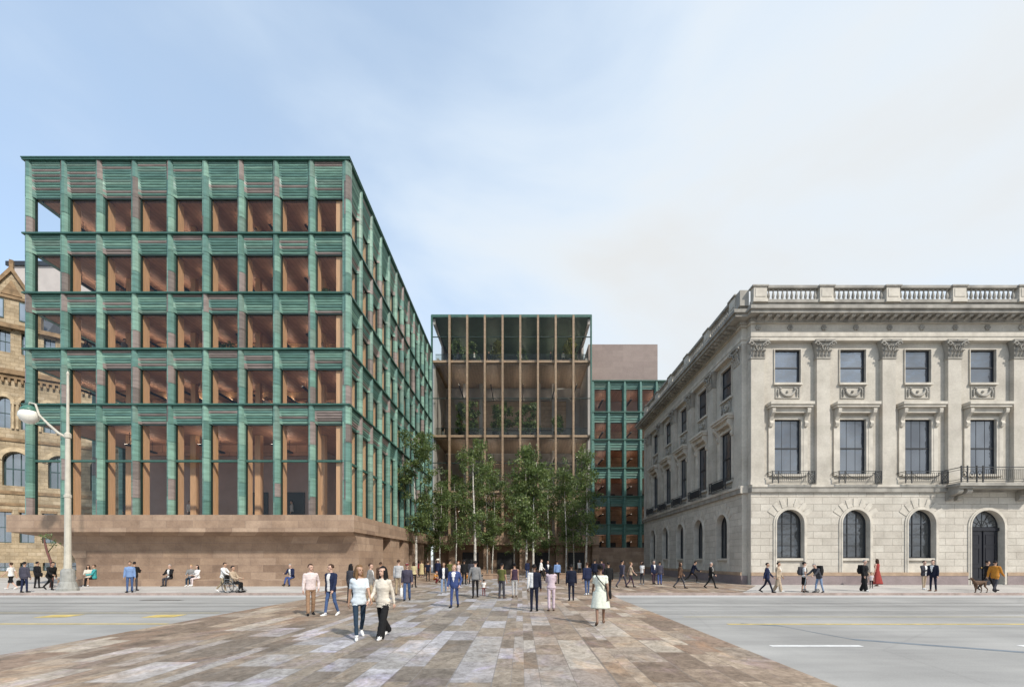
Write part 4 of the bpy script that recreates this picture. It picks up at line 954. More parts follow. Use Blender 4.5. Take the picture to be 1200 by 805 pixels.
def leaf_mat(name, col, trans):
    m, nt, b, out = new_mat(name); g = geo_pos(nt); n1 = noise(nt, 1.3, 4, .6, g)
    r = ramp(nt, [tuple(x * .6 for x in col), col, tuple(min(1, x * 1.5) for x in col)], [.3, .5, .7]); nt.links.new(n1.outputs[0], r.inputs[0])
    nt.links.new(r.outputs[0], b.inputs['Base Color']); b.inputs['Roughness'].default_value = .5
    t = nt.nodes.new('ShaderNodeBsdfTranslucent'); t.inputs[0].default_value = c4(trans); x = nt.nodes.new('ShaderNodeMixShader'); x.inputs[0].default_value = .35
    nt.links.new(b.outputs[0], x.inputs[1]); nt.links.new(t.outputs[0], x.inputs[2]); nt.links.new(x.outputs[0], out.inputs[0]); return m
LEAF = [leaf_mat('leaf_dark', (0.055, 0.09, 0.032), (.09, .15, .035)), leaf_mat('leaf_mid', (0.10, 0.148, 0.05), (.16, .24, .06)), leaf_mat('leaf_light', (0.165, 0.215, 0.075), (.26, .34, .09))]
PALM_L = [leaf_mat('yellow_leaf', (0.20, 0.19, 0.045), (.3, .28, .06)), leaf_mat('yellow_leaf_dark', (0.12, 0.13, 0.035), (.2, .2, .05))]
def leaves(mb, c, r, n, size, rg, nm=3, droop=.2):
    w = rg.random()
    for _ in range(n):
        while True:
            p = Vector((rg.uniform(-1, 1), rg.uniform(-1, 1), rg.uniform(-1, 1)))
            if p.length < 1: break
        p = Vector(c) + Vector((p.x * r, p.y * r, p.z * r * .8))
        a = rg.uniform(0, 6.283); e = rg.uniform(-1.2, .6) - droop; s = size * rg.uniform(.6, 1.25)
        d = Vector((math.cos(a) * math.cos(e), math.sin(a) * math.cos(e), math.sin(e)))
        q = d.cross(Vector((rg.uniform(-1, 1), rg.uniform(-1, 1), rg.uniform(-.3, 1)))).normalized()
        mi = min(nm - 1, max(0, int((w * .6 + rg.random() * .55) * nm)))
        mb.add([p - d * s * .5, p + q * s * .32, p + d * s * .5, p - q * s * .32], [(0, 1, 2, 3)], mi)
def birch(x, y, base, top, bot, rad, trunks, label, seed, trunk_r=.12, dens=1.0, lean=0.0, skew=0.0):
    rg = random.Random(seed)
    t = empty('birch_tree', (x, y, SZ), 0, label, 'tree', 'birches in the courtyard')
    cr = MB(); br = MB()
    for k in range(trunks):
        mb = MB(); ox = (k - (trunks - 1) / 2) * .55; pts = []; N = 9; ph = rg.uniform(0, 6)
        H = (top - SZ) * (1 - .12 * k)
        for i in range(N + 1):
            f = i / N; pts.append(Vector((x + ox * (1 + f * .8) + lean * f * H + .12 * math.sin(ph + f * 5) * (.3 + f), y + .1 * math.cos(ph + f * 4), SZ + H * .96 * f)))
        mb.tube(pts, [trunk_r * (1.25 if i == 0 else 1) * (1 - .86 * i / N) for i in range(N + 1)], 9); mb.build('trunk', BIRCH, t, smooth=True)
        nl = 19
        for i in range(nl):
            f = .22 + .76 * (i + rg.random()) / nl; z = SZ + H * f
            if z < bot - .4: continue
            q = pts[min(N, int(f * N))].lerp(pts[min(N, int(f * N) + 1)], f * N - int(f * N))
            g = (z - bot) / (top - bot); prof = math.sin(min(1, max(.04, g * .93 + .07)) * math.pi) ** .6
            a = rg.uniform(0, 6.283); R_ = 0.98 * rad * prof * rg.uniform(.55, 1.15)
            e = q + Vector((math.cos(a) * R_ + skew * g, math.sin(a) * R_, R_ * rg.uniform(.35, .9)))
            m_ = q.lerp(e, .5) + Vector((0, 0, .15)); tip = e + Vector((math.cos(a) * .3, math.sin(a) * .3, -rg.uniform(.3, .9)))
            br.tube([q, m_, e, tip], [.045 * (1.2 - f), .03 * (1.2 - f), .012, .004], 5)
            for j in range(int(7 * dens)):
                s = rg.uniform(.25, 1.15); c = (q.lerp(m_, s * 2) if s < .5 else m_.lerp(e, (s - .5) * 2)) + Vector((rg.gauss(0, .3), rg.gauss(0, .3), rg.gauss(-.15, .35)))
                leaves(cr, c, rg.uniform(.3, .62), int(31 * dens), .20, rg)
    for i in range(16):                                                  # thin hanging sprays below the crown
        a = rg.uniform(0, 6.283); r = rad * rg.uniform(.2, .8); z = bot - rg.uniform(.1, 1.3); leaves(cr, (x + r * math.cos(a), y + r * math.sin(a), z), .3, 14, .17, rg)
    br.build('limbs', TWIG, t, smooth=True)
    cr.build('crown', LEAF, t, recalc=False); return t
def TZ(py, Y): return CZ + (VY - py) / F * Y
TREES = [  # px, Y, top py, bottom py, radius, trunks, label
    (487, 43, 503, 620, 2.4, 1, 'slender white-barked birch standing nearest the green office at the left of the grove', .14, 1.45),
    (516, 49, 566, 632, 1.7, 1, 'low dark birch just right of the left-hand birch, before the glass hall corner', .09, 1.0),
    (556, 41, 513, 622, 2.5, 1, 'broad tall birch with the brightest white trunk in front of the hall', .15, 1.25),
    (534, 51, 560, 630, 1.8, 1, 'thin birch half hidden behind the broad bright-trunked birch', .09, 1.0),
    (574, 50, 540, 632, 2.0, 2, 'twin-stemmed thin birch at the back, right of the bright-trunked one', .08, 1.0),
    (621, 41.5, 516, 630, 1.75, 2, 'tall narrow birch with two close pale stems at the middle of the grove', .12, 1.3),
    (603, 51.5, 562, 636, 1.8, 1, 'small shady birch behind the twin pale stems, left side', .08, 1.0),
    (643, 50, 545, 636, 2.2, 1, 'leafy birch filling the gap right of the twin pale stems', .09, 1.1),
    (663, 45, 546, 628, 1.7, 1, 'mid-height birch with a thin grey stem left of the last tall birch', .10, 1.1),
    (672, 49.5, 560, 632, 1.5, 1, 'slim back-row birch just behind the right end of the grove', .08, 1.0),
    (687, 42, 520, 622, 1.25, 1, 'narrow birch at the right end of the grove by the green wing', .12, 1.1),
    (501, 52, 585, 640, 1.3, 1, 'short thin birch at the back corner beside the brownstone deck', .07, .9),
]
for i, (px, Y, tp, bp, rad, n, lab, tr, dn) in enumerate(TREES):
    birch(PX(px, Y), Y, 0, TZ(tp, Y), TZ(bp, Y), rad, n, lab, 100 + i, tr, dn)
# bare crooked tree at the far left
t = empty('crooked_tree', (PX(58, 27), 27, SZ), 0, 'thin crooked tree with a bare reddish stem and few leaves under the deck end', 'tree')
x, y = PX(58, 27), 27; mb = MB(); pts = [(x + .1, y, SZ), (x + .18, y, .9), (x + .1, y, 1.6), (x - .15, y, 2.3), (x - .3, y, 2.9), (x - .28, y, 3.3)]
mb.tube(pts, [.09, .075, .07, .06, .05, .03], 7); mb.build('trunk', plain('red_bark', (.14, .06, .05), .8, .3, 5), t, smooth=True)
mb = MB(); rg = random.Random(5)
for c in ((x - .3, y, 3.2), (x + .5, y - .1, 2.75), (x - .1, y + .1, 3.1)): leaves(mb, c, .3, 26, .13, rg)
mb.tube([(x - .12, y, 2.2), (x + .2, y, 2.6), (x + .5, y - .1, 2.8)], [.03, .02, .01], 5, 0); mb.build('crown', LEAF, t, recalc=False)

# indoor plants of the hall
POT = plain('dark_pot', (.05, .05, .05), .6, .2, 3)
def indoor(px, Y, z, h, rad, label, seed, mats=LEAF, grp='potted trees inside the glass hall', name='potted_tree'):
    rg = random.Random(seed); x = PX(px, Y); t = empty(name, (x, Y, z), 0, label, 'plant', grp)
    mb = MB(); mb.lathe([(.38, 0), (.5, .75), (.52, .85), (.42, .85)], (x, Y, z), 12); mb.build('pot', POT, t)
    mb = MB(); mb.tube([(x, Y, z + .8), (x + .1, Y, z + h * .45), (x, Y, z + h * .85)], [.09, .07, .03], 6); mb.build('trunk', TWIG, t)
    mb = MB()
    for i in range(26):
        f = rg.uniform(.22, 1); a = rg.uniform(0, 6.28); r = rad * math.sin(min(1, f * .8 + .15) * math.pi) ** .5 * rg.uniform(.2, 1)
        leaves(mb, (x + r * math.cos(a), Y + r * math.sin(a) * .6, z + h * f), .45, 46, .28, rg, len(mats))
    mb.build('crown', mats, t, recalc=False)
for i, (px, h, r, lab) in enumerate((
    (541, 4.3, .9, 'dark potted tree on the middle hall floor, first from the left wall'), (554, 4.6, 1.0, 'dark potted tree on the middle hall floor close beside the first one'),
    (581, 4.0, .8, 'bushy potted tree on the middle hall floor left of the centre fin'), (592, 4.7, 1.0, 'tallest potted tree on the middle hall floor near the centre'),
    (613, 4.1, .9, 'slim potted tree on the middle hall floor right of the centre'), (626, 4.4, .95, 'bushy potted tree on the middle hall floor beside the seated visitor'), (653, 2.7, .6, 'small potted tree on the middle hall floor at its right end'))):
    indoor(px, 61.3 + (i % 2) * .6, 18.4, h * 1.08, r * 1.15, lab, 40 + i)
for i, (px, h, r, lab, m_) in enumerate((
    (536, 3.6, .9, 'dark green potted tree on the top hall floor by the left side', LEAF), (553, 3.3, .9, 'dark green potted tree on the top hall floor next to a yellow one', LEAF),
    (583, 3.2, .8, 'yellow-leaved potted tree on the top hall floor left of centre', PALM_L), (612, 2.4, .6, 'low dark potted tree on the top hall floor at the centre', LEAF), (668, 3.6, 1.0, 'large yellow-leaved potted tree on the top hall floor at its right end', PALM_L))):
    indoor(px, 61.6 + (i % 2) * .6, 28.35, h, r, lab, 60 + i, m_)
for i, (px, h, lab) in enumerate(((528, 3.0, 'potted tree on the lower hall floor behind the left birches'), (560, 3.2, 'potted tree on the lower hall floor behind the broad birch'), (634, 3.0, 'potted tree on the lower hall floor behind the right birches'))):
    indoor(px, 62.3, 11.0, h, .9, lab, 80 + i)
# office plants behind the sills
for i, (px, r, lab) in enumerate(((262, 2, 'dark leafy plant behind a third floor window of the green office'), (385, 1, 'spiky dark plant behind the corner window of the green office'))):
    z = LV[r + 1] + .08; x = PX(px, 31.8); rg = random.Random(90 + i); t = empty('potted_plant', (x, 31.8, z), 0, lab, 'plant')
    mb = MB(); mb.lathe([(.2, 0), (.26, .4), (.2, .42)], (x, 31.8, z), 10); mb.build('pot', POT, t); mb = MB()
    for k in range(6): leaves(mb, (x + rg.uniform(-.5, .5), 31.8 + rg.uniform(-.2, .2), z + .6 + rg.uniform(0, .7)), .3, 40, .22, rg)
    mb.build('crown', LEAF, t, recalc=False)
# stone seats in the grove
for i, (x0, x1, y, lab) in enumerate(((PX(500, 40), PX(545, 40), 40, 'low brown stone seat before the left birches'), (PX(566, 39), PX(588, 39), 39, 'short brown stone seat between the bright-trunked birch and the twin stems'), (PX(640, 40), PX(690, 40), 40, 'long low brown stone seat under the right birches'))):
    mb = MB(); mb.box(x0, x1, y, y + .7, SZ, SZ + .38); mb.box(x0 - .05, x1 + .05, y - .05, y + .75, SZ + .381, SZ + .45)
    tag(mb.build('stone_bench', BROWN), lab, 'bench', 'stone seats in the grove')
# ================================================================== people
from mathutils import noise as mnoise
SKIN = {k: plain('skin_' + k, c, .5, .06, 9) for k, c in (('pale', (.52, .33, .25)), ('tan', (.40, .24, .16)), ('brown', (.20, .11, .07)), ('dark', (.09, .05, .035)))}
HAIRC = {k: plain('hair_' + k, c, .65, .3, 30, stretch=(1, 1, .2), spec=.15) for k, c in (('black', (.012, .011, .012)), ('brown', (.05, .028, .018)), ('light', (.17, .10, .05)), ('grey', (.28, .27, .26)), ('blond', (.36, .24, .10)), ('ginger', (.25, .085, .03)))}
COLS = dict(white=(.72, .71, .69), cream=(.60, .55, .47), pinkwhite=(.62, .53, .52), paleblue=(.56, .62, .66), navy=(.016, .022, .055), dknavy=(.010, .013, .028), blue=(.05, .08, .22), jeans=(.06, .10, .21), ltjeans=(.20, .27, .40), dkjeans=(.022, .04, .065),
            black=(.012, .012, .013), grey=(.20, .20, .20), dkgrey=(.05, .05, .06), ltgrey=(.42, .42, .42), tan=(.30, .19, .12), khaki=(.33, .26, .17), beige=(.42, .33, .24), brown=(.10, .06, .04), olive=(.105, .11, .035), lavender=(.50, .41, .46), red=(.27, .045, .04), teal=(.05, .30, .31),
            orange=(.45, .19, .03), skyblue=(.17, .26, .45), plum=(.05, .03, .05), yellow=(.5, .42, .24), sweater=(.055, .05, .075), maroon=(.16, .02, .025), royal=(.045, .07, .185), purplegrey=(.06, .058, .08), mint=(.66, .69, .60))
def cloth(c): return plain('cloth_' + c, COLS[c], .85, .14, 14, spec=.2, bmp=.25)
EYE = plain('eye', (.02, .015, .012), .2, .1, 9); LIP = plain('lip', (.33, .13, .11), .5, .1, 9)
POSES = dict(
    stand=dict(legs=((4, 2), (-3, 4)), arms=((2, 7, 12), (-2, 7, 14))), walk=dict(legs=((24, 8), (-16, 26)), arms=((-20, 7, 12), (22, 7, 22))), walk2=dict(legs=((-15, 26), (23, 8)), arms=((20, 7, 25), (-20, 7, 12))),
    stroll=dict(legs=((13, 4), (-9, 16)), arms=((-9, 7, 14), (12, 7, 18))), pocket=dict(legs=((5, 3), (-6, 6)), arms=((-14, 17, 48), (-12, 17, 46))), pocket1=dict(legs=((9, 3), (-7, 12)), arms=((4, 8, 14), (-14, 17, 48))),
    phone=dict(legs=((4, 3), (-4, 4)), arms=((25, 5, 95), (4, 8, 14))), fold=dict(legs=((3, 2), (-5, 4)), arms=((22, 4, 82), (20, 4, 86)), cross=True), lead=dict(legs=((13, 5), (-10, 16)), arms=((-6, 8, 10), (3, 20, 10))),
    sit=dict(legs=((82, 84), (84, 80)), arms=((32, 6, 48), (30, 8, 50))), sitx=dict(legs=((84, 66), (76, 86)), arms=((36, 8, 62), (20, 10, 55)), lean=12), push=dict(legs=((20, 6), (-22, 22)), arms=((46, 4, 26), (44, 4, 28)), lean=8),
    bend=dict(legs=((14, 6), (-8, 10)), arms=((62, 5, 12), (58, 6, 14)), lean=34), lunge=dict(legs=((46, 44), (-34, 20)), arms=((36, 8, 40), (-10, 10, 30)), lean=18), squat=dict(legs=((96, 118), (88, 120)), arms=((48, 10, 40), (46, 10, 44)), lean=22), wave=dict(legs=((6, 3), (-6, 6)), arms=((150, 20, 40), (0, 8, 14))))
QUEUE = []
def rotx(v, a):                                     # positive leans forward (towards -Y)
    c, s = math.cos(a), math.sin(a); return Vector((v[0], v[1] * c - v[2] * s, v[1] * s + v[2] * c))
class Prims:
    def __init__(s): s.v = []; s.f = []; s.l = []
    def loft(s, rings, labs, n=16):
        """rings: (centre, axis a, axis b); labs: label per ring or a function of (ring index, angle)"""
        k = len(s.v)
        for i, (c, a, b) in enumerate(rings):
            for j in range(n):
                t = 2 * math.pi * j / n; s.v.append(c + a * math.cos(t) + b * math.sin(t)); s.l.append(labs(i, t) if callable(labs) else labs[i])
        for i in range(len(rings) - 1):
            for j in range(n): s.f.append((k + i * n + j, k + i * n + (j + 1) % n, k + (i + 1) * n + (j + 1) % n, k + (i + 1) * n + j))
        s.f.append(tuple(range(k, k + n))[::-1]); s.f.append(tuple(range(k + (len(rings) - 1) * n, k + len(rings) * n)))
    def limb(s, p0, p1, r0, r1, labs, n=12, m=7):
        d = (p1 - p0); ln = d.length; d.normalize(); ref = Vector((1, 0, 0)) if abs(d.x) < .8 else Vector((0, 1, 0)); a = (ref - d * ref.dot(d)).normalized(); b = d.cross(a)
        st_ = [(-r0 * .85, r0 * .45), (-r0 * .5, r0 * .85)] + [(ln * i / m, r0 + (r1 - r0) * i / m) for i in range(m + 1)] + [(ln + r1 * .5, r1 * .85), (ln + r1 * .85, r1 * .45)]
        s.loft([(p0 + d * q, a * r, b * r) for q, r in st_], [labs(min(1, max(0, q / ln))) if callable(labs) else labs for q, r in st_], n)
    def ball(s, c, r, lab, n=14, m=8):
        s.loft([(c + Vector((0, 0, -r[2] * math.cos(math.pi * (i + .25) / (m + .5)))), Vector((r[0] * math.sin(math.pi * (i + .25) / (m + .5)), 0, 0)), Vector((0, r[1] * math.sin(math.pi * (i + .25) / (m + .5)), 0))) for i in range(m + 1)], [lab] * (m + 1), n)
SKN, TOP, BOT, SHO, SHI, EY, LP = range(7)
def make_person(sp):
    fem = sp.get('sex', 'm') == 'f'; kid = sp.get('sex') == 'c'; s = sp['H'] / 1.75
    P = Prims(); extra = MB(); po = POSES[sp['pose']]; lean = R(po.get('lean', 0) + sp.get('lean', 1))
    tk, bk = sp['top'][0], sp['bot'][0]; th = {'tee': .010, 'shirt': .014, 'sweater': .022, 'jacket': .026, 'open': .026, 'coat': .032, 'dress': .012, 'half': .02}[tk]
    hipw = .088; legL, shk = .43, .405
    # legs: forward kinematics, then drop the whole figure on its lower foot
    hips = {}; knees = {}; ank = {}; fdir = {}
    for i, sd in ((0, -1), (1, 1)):
        a, k = po['legs'][i]; a, k = R(a), R(k); h = Vector((sd * hipw, 0, .92)); kn = h + Vector((sd * .01, -math.sin(a) * legL, -math.cos(a) * legL)); an = kn + Vector((0, -math.sin(a - k) * shk, -math.cos(a - k) * shk))
        hips[i], knees[i], ank[i] = h, kn, an; q = min(0.0, (a - k)) * .75; fdir[i] = Vector((sd * .18, -math.cos(q), math.sin(q) if False else -abs(math.sin(q)) * .9)).normalized()
    low = min(min(ank[i].z - .075, (ank[i] + fdir[i] * .17).z - .035) for i in (0, 1)); dz = -low
    piv = Vector((0, 0, .92 + dz))
    def up(v): return piv + rotx(Vector(v) - Vector((0, 0, .92)), lean)      # upper body point in standing coordinates
    LEG = {'trousers': (.086, .064, .066, .056), 'slim': (.080, .056, .056, .043), 'wide': (.098, .096, .098, .104), 'shorts': (.092, .084, .05, .036), 'skirt': (.078, .052, .05, .034)}[bk]
    for i in (0, 1):
        h, kn, an = hips[i] + Vector((0, 0, dz)), knees[i] + Vector((0, 0, dz)), ank[i] + Vector((0, 0, dz)); bare = bk in ('shorts', 'skirt')
        k_ = .92 if fem or kid else 1.0
        P.limb(h, kn, LEG[0] * k_, LEG[1] * k_, (lambda q: BOT) if bk != 'skirt' else (lambda q: SKN if tk != 'coat' else BOT))
        P.limb(kn, an, LEG[2] * k_, LEG[3] * k_, (lambda q: (BOT if bk == 'shorts' and q < .08 else SKN)) if bare else (lambda q: BOT))
        heel = an + Vector((0, .03, -.035)); toe = an + fdir[i] * .165 + Vector((0, 0, -.045)); P.limb(heel, an + fdir[i] * .07 + Vector((0, 0, -.03)), .038, .042, SHO, 10, 3); P.limb(an + fdir[i] * .06 + Vector((0, 0, -.04)), toe, .042, .032, SHO, 10, 3)
        P.limb(an, heel, .04, .036, SHO if not bare else SKN, 10, 2)
    # torso
    sw = .165 if fem else .19
    base = [(.83, .12, .085, 0), (.88, .155, .105, 0), (.94, .168 + .012 * fem, .112, .004), (1.02, .152 - .014 * fem, .102, 0), (1.10, .146 - .022 * fem, .098, -.003), (1.18, .155 - .014 * fem, .104, -.006), (1.27, .168 - .008 * fem, .112 + .010 * fem, -.010 - .006 * fem), (1.35, sw - .005, .108, -.004), (1.41, sw - .005, .092, .004), (1.455, sw - .055, .075, .010), (1.49, .075, .062, .012)]
    hem = {'tee': .90, 'shirt': .90, 'sweater': .87, 'jacket': .80, 'open': .86, 'coat': .52, 'dress': .56, 'half': .90}[tk]
    hem = sp.get('hem', hem); rings = []; zs = []
    sit = sp['pose'] in ('sit', 'sitx', 'squat', 'lunge')
    if sit: hem = max(hem, .84)
    for i in range(len(base) - 1):
        for q in range(5):
            f = q / 5; z, rx, ry, oy = (base[i][j] + (base[i + 1][j] - base[i][j]) * f for j in range(4)); zs.append((z, rx, ry, oy))
    zs.append(base[-1]); fl = {'jacket': .012, 'coat': .04, 'dress': .075}.get(tk, .0); fl = sp.get('flare', fl)
    low_ = []
    if hem < .83:
        n_ = max(3, int((.83 - hem) / .04))
        for q in range(n_): z = hem + (.83 - hem) * q / n_; g = (.94 - z) / .4; low_.append((z, .160 + fl * g, .112 + fl * .8 * g, 0.0))
    zs = low_ + [(z, (rx + (th if z > hem - .001 else .004)) if z > .9 or hem >= .83 else max(rx + th, .158), (ry + (th if z > hem - .001 else .004)) if z > .9 or hem >= .83 else max(ry + th, .112), oy) for z, rx, ry, oy in zs]
    side = Vector((1, 0, 0)); fwd = rotx((0, 1, 0), lean)
    rr = random.Random(sp['label']); ph = rr.uniform(0, 6)
    def lab(i, t):
        z = zs[i][0]; x = math.cos(t); y = math.sin(t)
        if z > 1.462: return SKN if tk in ('tee', 'dress') else TOP
        if z < hem - .004: return BOT
        if tk in ('jacket', 'coat') and y < -.2 and z > 1.06: return SHI if abs(x) < .05 + .40 * (z - 1.06) / .4 else TOP
        if tk == 'open' and y < -.2: return SHI if abs(x) < .36 else TOP
        if tk == 'half': return TOP if x < .15 else SHI
        return TOP
    for i, (z, rx, ry, oy) in enumerate(zs):
        fold = 1.0; c = up((0, oy, z)); rings.append((c, side * rx, fwd * ry))
    P.loft(rings, lab, 48)
    P.limb(up((0, .012, 1.46)), up((0, -.004, 1.585)), .054 - .007 * fem, .05 - .006 * fem, SKN, 12, 3)
    # head: skull, jaw, nose, ears, brow
    hs = 1.28 if kid else 1.0; hc = Vector((0, -.012, 1.655)); yaw = R(sp.get('look', 0)); pit = R(sp.get('nod', 0))
    def hd(v):
        v = Vector(v) * hs; x, y = v.x * math.cos(yaw) - v.y * math.sin(yaw), v.x * math.sin(yaw) + v.y * math.cos(yaw); v = rotx((x, y, v.z), pit); return up(hc + v + Vector((0, 0, .03 * (hs - 1) * 3)))
    P.ball(hd((0, .008, .022)), (.076 * hs, .094 * hs, .095 * hs), SKN, 16, 10); P.ball(hd((0, -.026, -.048)), (.056 * hs, .064 * hs, .066 * hs), SKN, 14, 8)
    P.limb(hd((0, -.084, .004)), hd((0, -.104, -.026)), .010, .015, SKN, 8, 3); P.limb(hd((-.04, -.076, .03)), hd((.04, -.076, .03)), .013, .013, SKN, 8, 4); P.ball(hd((0, -.072, -.088)), (.024, .02, .018), SKN, 8, 5)
    for sd in (-1, 1): P.ball(hd((sd * .077, .008, -.006)), (.012, .022, .03), SKN, 8, 5)
    # arms and hands
    hands = []
    for i, sd in ((0, -1), (1, 1)):
        p, ab, el = (R(x) for x in po['arms'][i]); sh = up((sd * (sw - .005), .006, 1.405)); al, fl_ = .285, .25
        d1 = rotx((sd * math.sin(ab) * 1.0, -math.sin(p) * math.cos(ab), -math.cos(p) * math.cos(ab)), lean * .6); inw = -.45 if po.get('cross') else (-.25 if el > R(35) else .02); d2 = rotx((sd * (math.sin(ab) * .5 + inw), -math.sin(p + el), -math.cos(p + el)), lean * .6).normalized()
        e_ = sh + d1 * al; w = e_ + d2 * fl_; k_ = .86 if fem else 1.0; short = tk == 'tee' or sp.get('sleeve') == 'short'; none = sp.get('sleeve') == 'none'
        t2 = th * .75 if not none else 0
        armlab = (SHI if tk == 'half' and sd > 0 else TOP)
        P.ball(sh + Vector((-sd * .01, 0, -.005)), (.062 + th * .6, .064 + th * .6, .064 + th * .6), SKN if none else armlab, 12, 7)
        P.limb(sh, e_, (.05 + t2) * k_, (.041 + (0 if short else t2)) * k_, (lambda q: SKN if none else (armlab if not short or q < .62 else SKN)))
        P.limb(e_, w, (.040 + (0 if short or none else t2)) * k_, (.029 + (0 if short or none else t2 * .8)) * k_, (lambda q: SKN if short or none else armlab))
        hd_ = d2; pm = w + hd_ * .085; P.limb(w + hd_ * .015, pm, .027 * k_, .033 * k_, SKN, 10, 3)
        # five fingers rooted in the palm: knuckles spread fore-and-aft, curling towards the thigh
        spread = (Vector((0, -1, 0)) - hd_ * Vector((0, -1, 0)).dot(hd_))
        if spread.length < .2: spread = Vector((1, 0, 0)) - hd_ * hd_.x
        spread.normalize(); curl = (-Vector((sd, 0, 0)) + hd_ * hd_.x * sd)
        curl = curl.normalized() if curl.length > .1 else Vector((0, 0, -1))
        for q, (o, ln) in enumerate(((.030, .072), (.010, .082), (-.010, .076), (-.029, .060))):
            b0 = pm + spread * o * .9 - hd_ * .01; b1 = b0 + (hd_ + curl * .25 + spread * o * 2).normalized() * ln * .5; b2 = b1 + (hd_ * .85 + curl * .75).normalized() * ln * .35; b3 = b2 + (hd_ * .4 + curl).normalized() * ln * .25
            extra.tube([b0, b1, b2, b3], [.0095, .0088, .0078, .0055], 6, SKN)
        t0 = w + hd_ * .03 + spread * .02; t1 = t0 + (spread * .9 + hd_ * .7).normalized() * .042; t2_ = t1 + (hd_ * .9 + spread * .25 + curl * .3).normalized() * .036; extra.tube([t0, t1, t2_], [.013, .0105, .007], 6, SKN)
        hands.append(pm)
    for sd in (-1, 1): extra.ball(hd((sd * .03, -.088, .012)), .0085 * hs, EY, 7, 5)
    c0 = hd((-.022, -.094, -.052)); c1 = hd((.022, -.094, -.052)); extra.tube([c0, (c0 + c1) * .5 + Vector((0, -.004, 0)), c1], [.003, .0065, .003], 6, LP)
    # hair and hats
    hair = MB(); hst = sp['hair'][0]
    if hst != 'bald':
        n, m = 22, 14; vs = []
        for i in range(m + 1):
            e2 = -math.pi / 2 + math.pi * i / m
            for j in range(n):
                t = 2 * math.pi * j / n; d = Vector((math.cos(e2) * math.cos(t), math.cos(e2) * math.sin(t), math.sin(e2)))
                face = d.y < -.12 and d.z < .42 + .25 * abs(d.x); nape = d.z < (-.52 if hst != 'short' else -.36) or (hst == 'short' and d.z < -.12 and d.y < .35)
                k = (1.13 + .05 * mnoise.noise(d * 3.1 + Vector((ph, 0, 0)))) if not (face or nape) else .72
                vs.append(hd((d.x * .079 * k, .012 + d.y * .097 * k, .026 + d.z * .099 * k)))
        hair.add(vs, [(i * n + j, i * n + (j + 1) % n, (i + 1) * n + (j + 1) % n, (i + 1) * n + j) for i in range(m) for j in range(n)])
        if hst == 'long':
            L_ = sp.get('hairlen', .30)
            for o, w_, d_ in ((0, .085, .045), (-.062, .034, .05), (.062, .034, .05)):
                P2 = Prims(); P2.loft([(hd((o * (1 + .25 * f), .055 - (.055 if o else 0) + .02 * math.sin(3 * f) - .02 * f * bool(o), .03 - L_ * f)), Vector((w_ * (1 + .3 * f) * (1 - .75 * max(0, f - .7) / .3), 0, 0)), Vector((0, d_ * (1 - .35 * f) * (1 - .6 * max(0, f - .75) / .25), 0))) for f in [q / 8 for q in range(9)]], [0] * 9, 12)
                hair.add(P2.v, P2.f)
        if hst == 'bun': hair.ball(hd((0, .10, .06)), .045, 0, 10, 7)
    hat = None
    if hst == 'cap' or sp.get('cap'):
        hat = MB(); n, m = 18, 6; vs = []
        for i in range(m + 1):
            e2 = math.pi / 2 * i / m
            for j in range(n): t = 2 * math.pi * j / n; vs.append(hd((math.cos(e2) * math.cos(t) * .09, .01 + math.cos(e2) * math.sin(t) * .108, .045 + math.sin(e2) * .088)))
        hat.add(vs, [(i * n + j, i * n + (j + 1) % n, (i + 1) * n + (j + 1) % n, (i + 1) * n + j) for i in range(m) for j in range(n)])
        hat.add([hd((x, y, z)) for z in (.046, .058) for x, y in ((-.07, -.07), (-.05, -.165), (.05, -.165), (.07, -.07))], [(3, 2, 1, 0), (4, 5, 6, 7), (0, 1, 5, 4), (1, 2, 6, 5), (2, 3, 7, 6), (3, 0, 4, 7)])
    if sp.get('hat'):
        hat = MB(); c = hd((0, .01, .05)); hat.lathe([(.20, -.012), (.205, 0), (.11, .012), (.10, .09), (.05, .105)], c, 18)
    # dress, coat or skirt that hangs free of the legs
    skirt = None
    if bk == 'skirt' and sp.get('skirt'):
        zt, zb, r0, r1 = sp['skirt']; n = 28; vs = []; K = 12
        for i in range(K + 1):
            f = i / K
            for j in range(n): t = 2 * math.pi * j / n; r = r0 + (r1 - r0) * f; r *= 1 + .07 * f * math.sin(t * 7 + ph); q = up((r * math.cos(t), r * .75 * math.sin(t), zt + (zb - zt) * f)); vs.append(q)
        for j in range(n): q = vs[K * n + j]; vs.append(Vector((q.x * .93, q.y * .93, q.z + .02)))
        skirt = MB(); skirt.add(vs, [(i * n + j, i * n + (j + 1) % n, (i + 1) * n + (j + 1) % n, (i + 1) * n + j) for i in range(K + 1) for j in range(n)])
    QUEUE.append(dict(sp=sp, P=P, extra=extra, hair=hair if hair.v else None, hat=hat, skirt=skirt, s=s, hands=hands, up=up))
    return QUEUE[-1]
def solve_ground(px, fy):
    Y = F * (CZ - SZ) / (fy - VY); z = SZ
    if Y < KY + .3 and XW0 < PX(px, Y) < XW1 + .3:
        for _ in range(30):
            z = .02 if Y < 20.4 else .02 + (SZ - .016) * min(1, (Y - 20.4) / (KY + .25 - 20.4)); Y = F * (CZ - z) / (fy - VY)
    elif Y < KY + .2: Y = KY + .35
    return Y, z
def person(px, hy, fy, rot, pose, sex, skin, hair, top, bot, shoes, label, shirt='white', Y=None, z=None, group=None, H=None, **k):
    if Y is None: Y, z = solve_ground(px, fy)
    if z is None: z = SZ
    if H is None: H = min(1.90, max(1.55 if sex != 'c' else .75, (fy - hy) * Y / F))
    sp = dict(H=H, pose=pose, sex=sex, skin=skin, hair=hair, top=top, bot=bot, shoes=shoes, label=label, shirt=shirt, loc=(PX(px, Y), Y, z), rot=R(rot), Y=Y, group=group, **k)
    return make_person(sp)
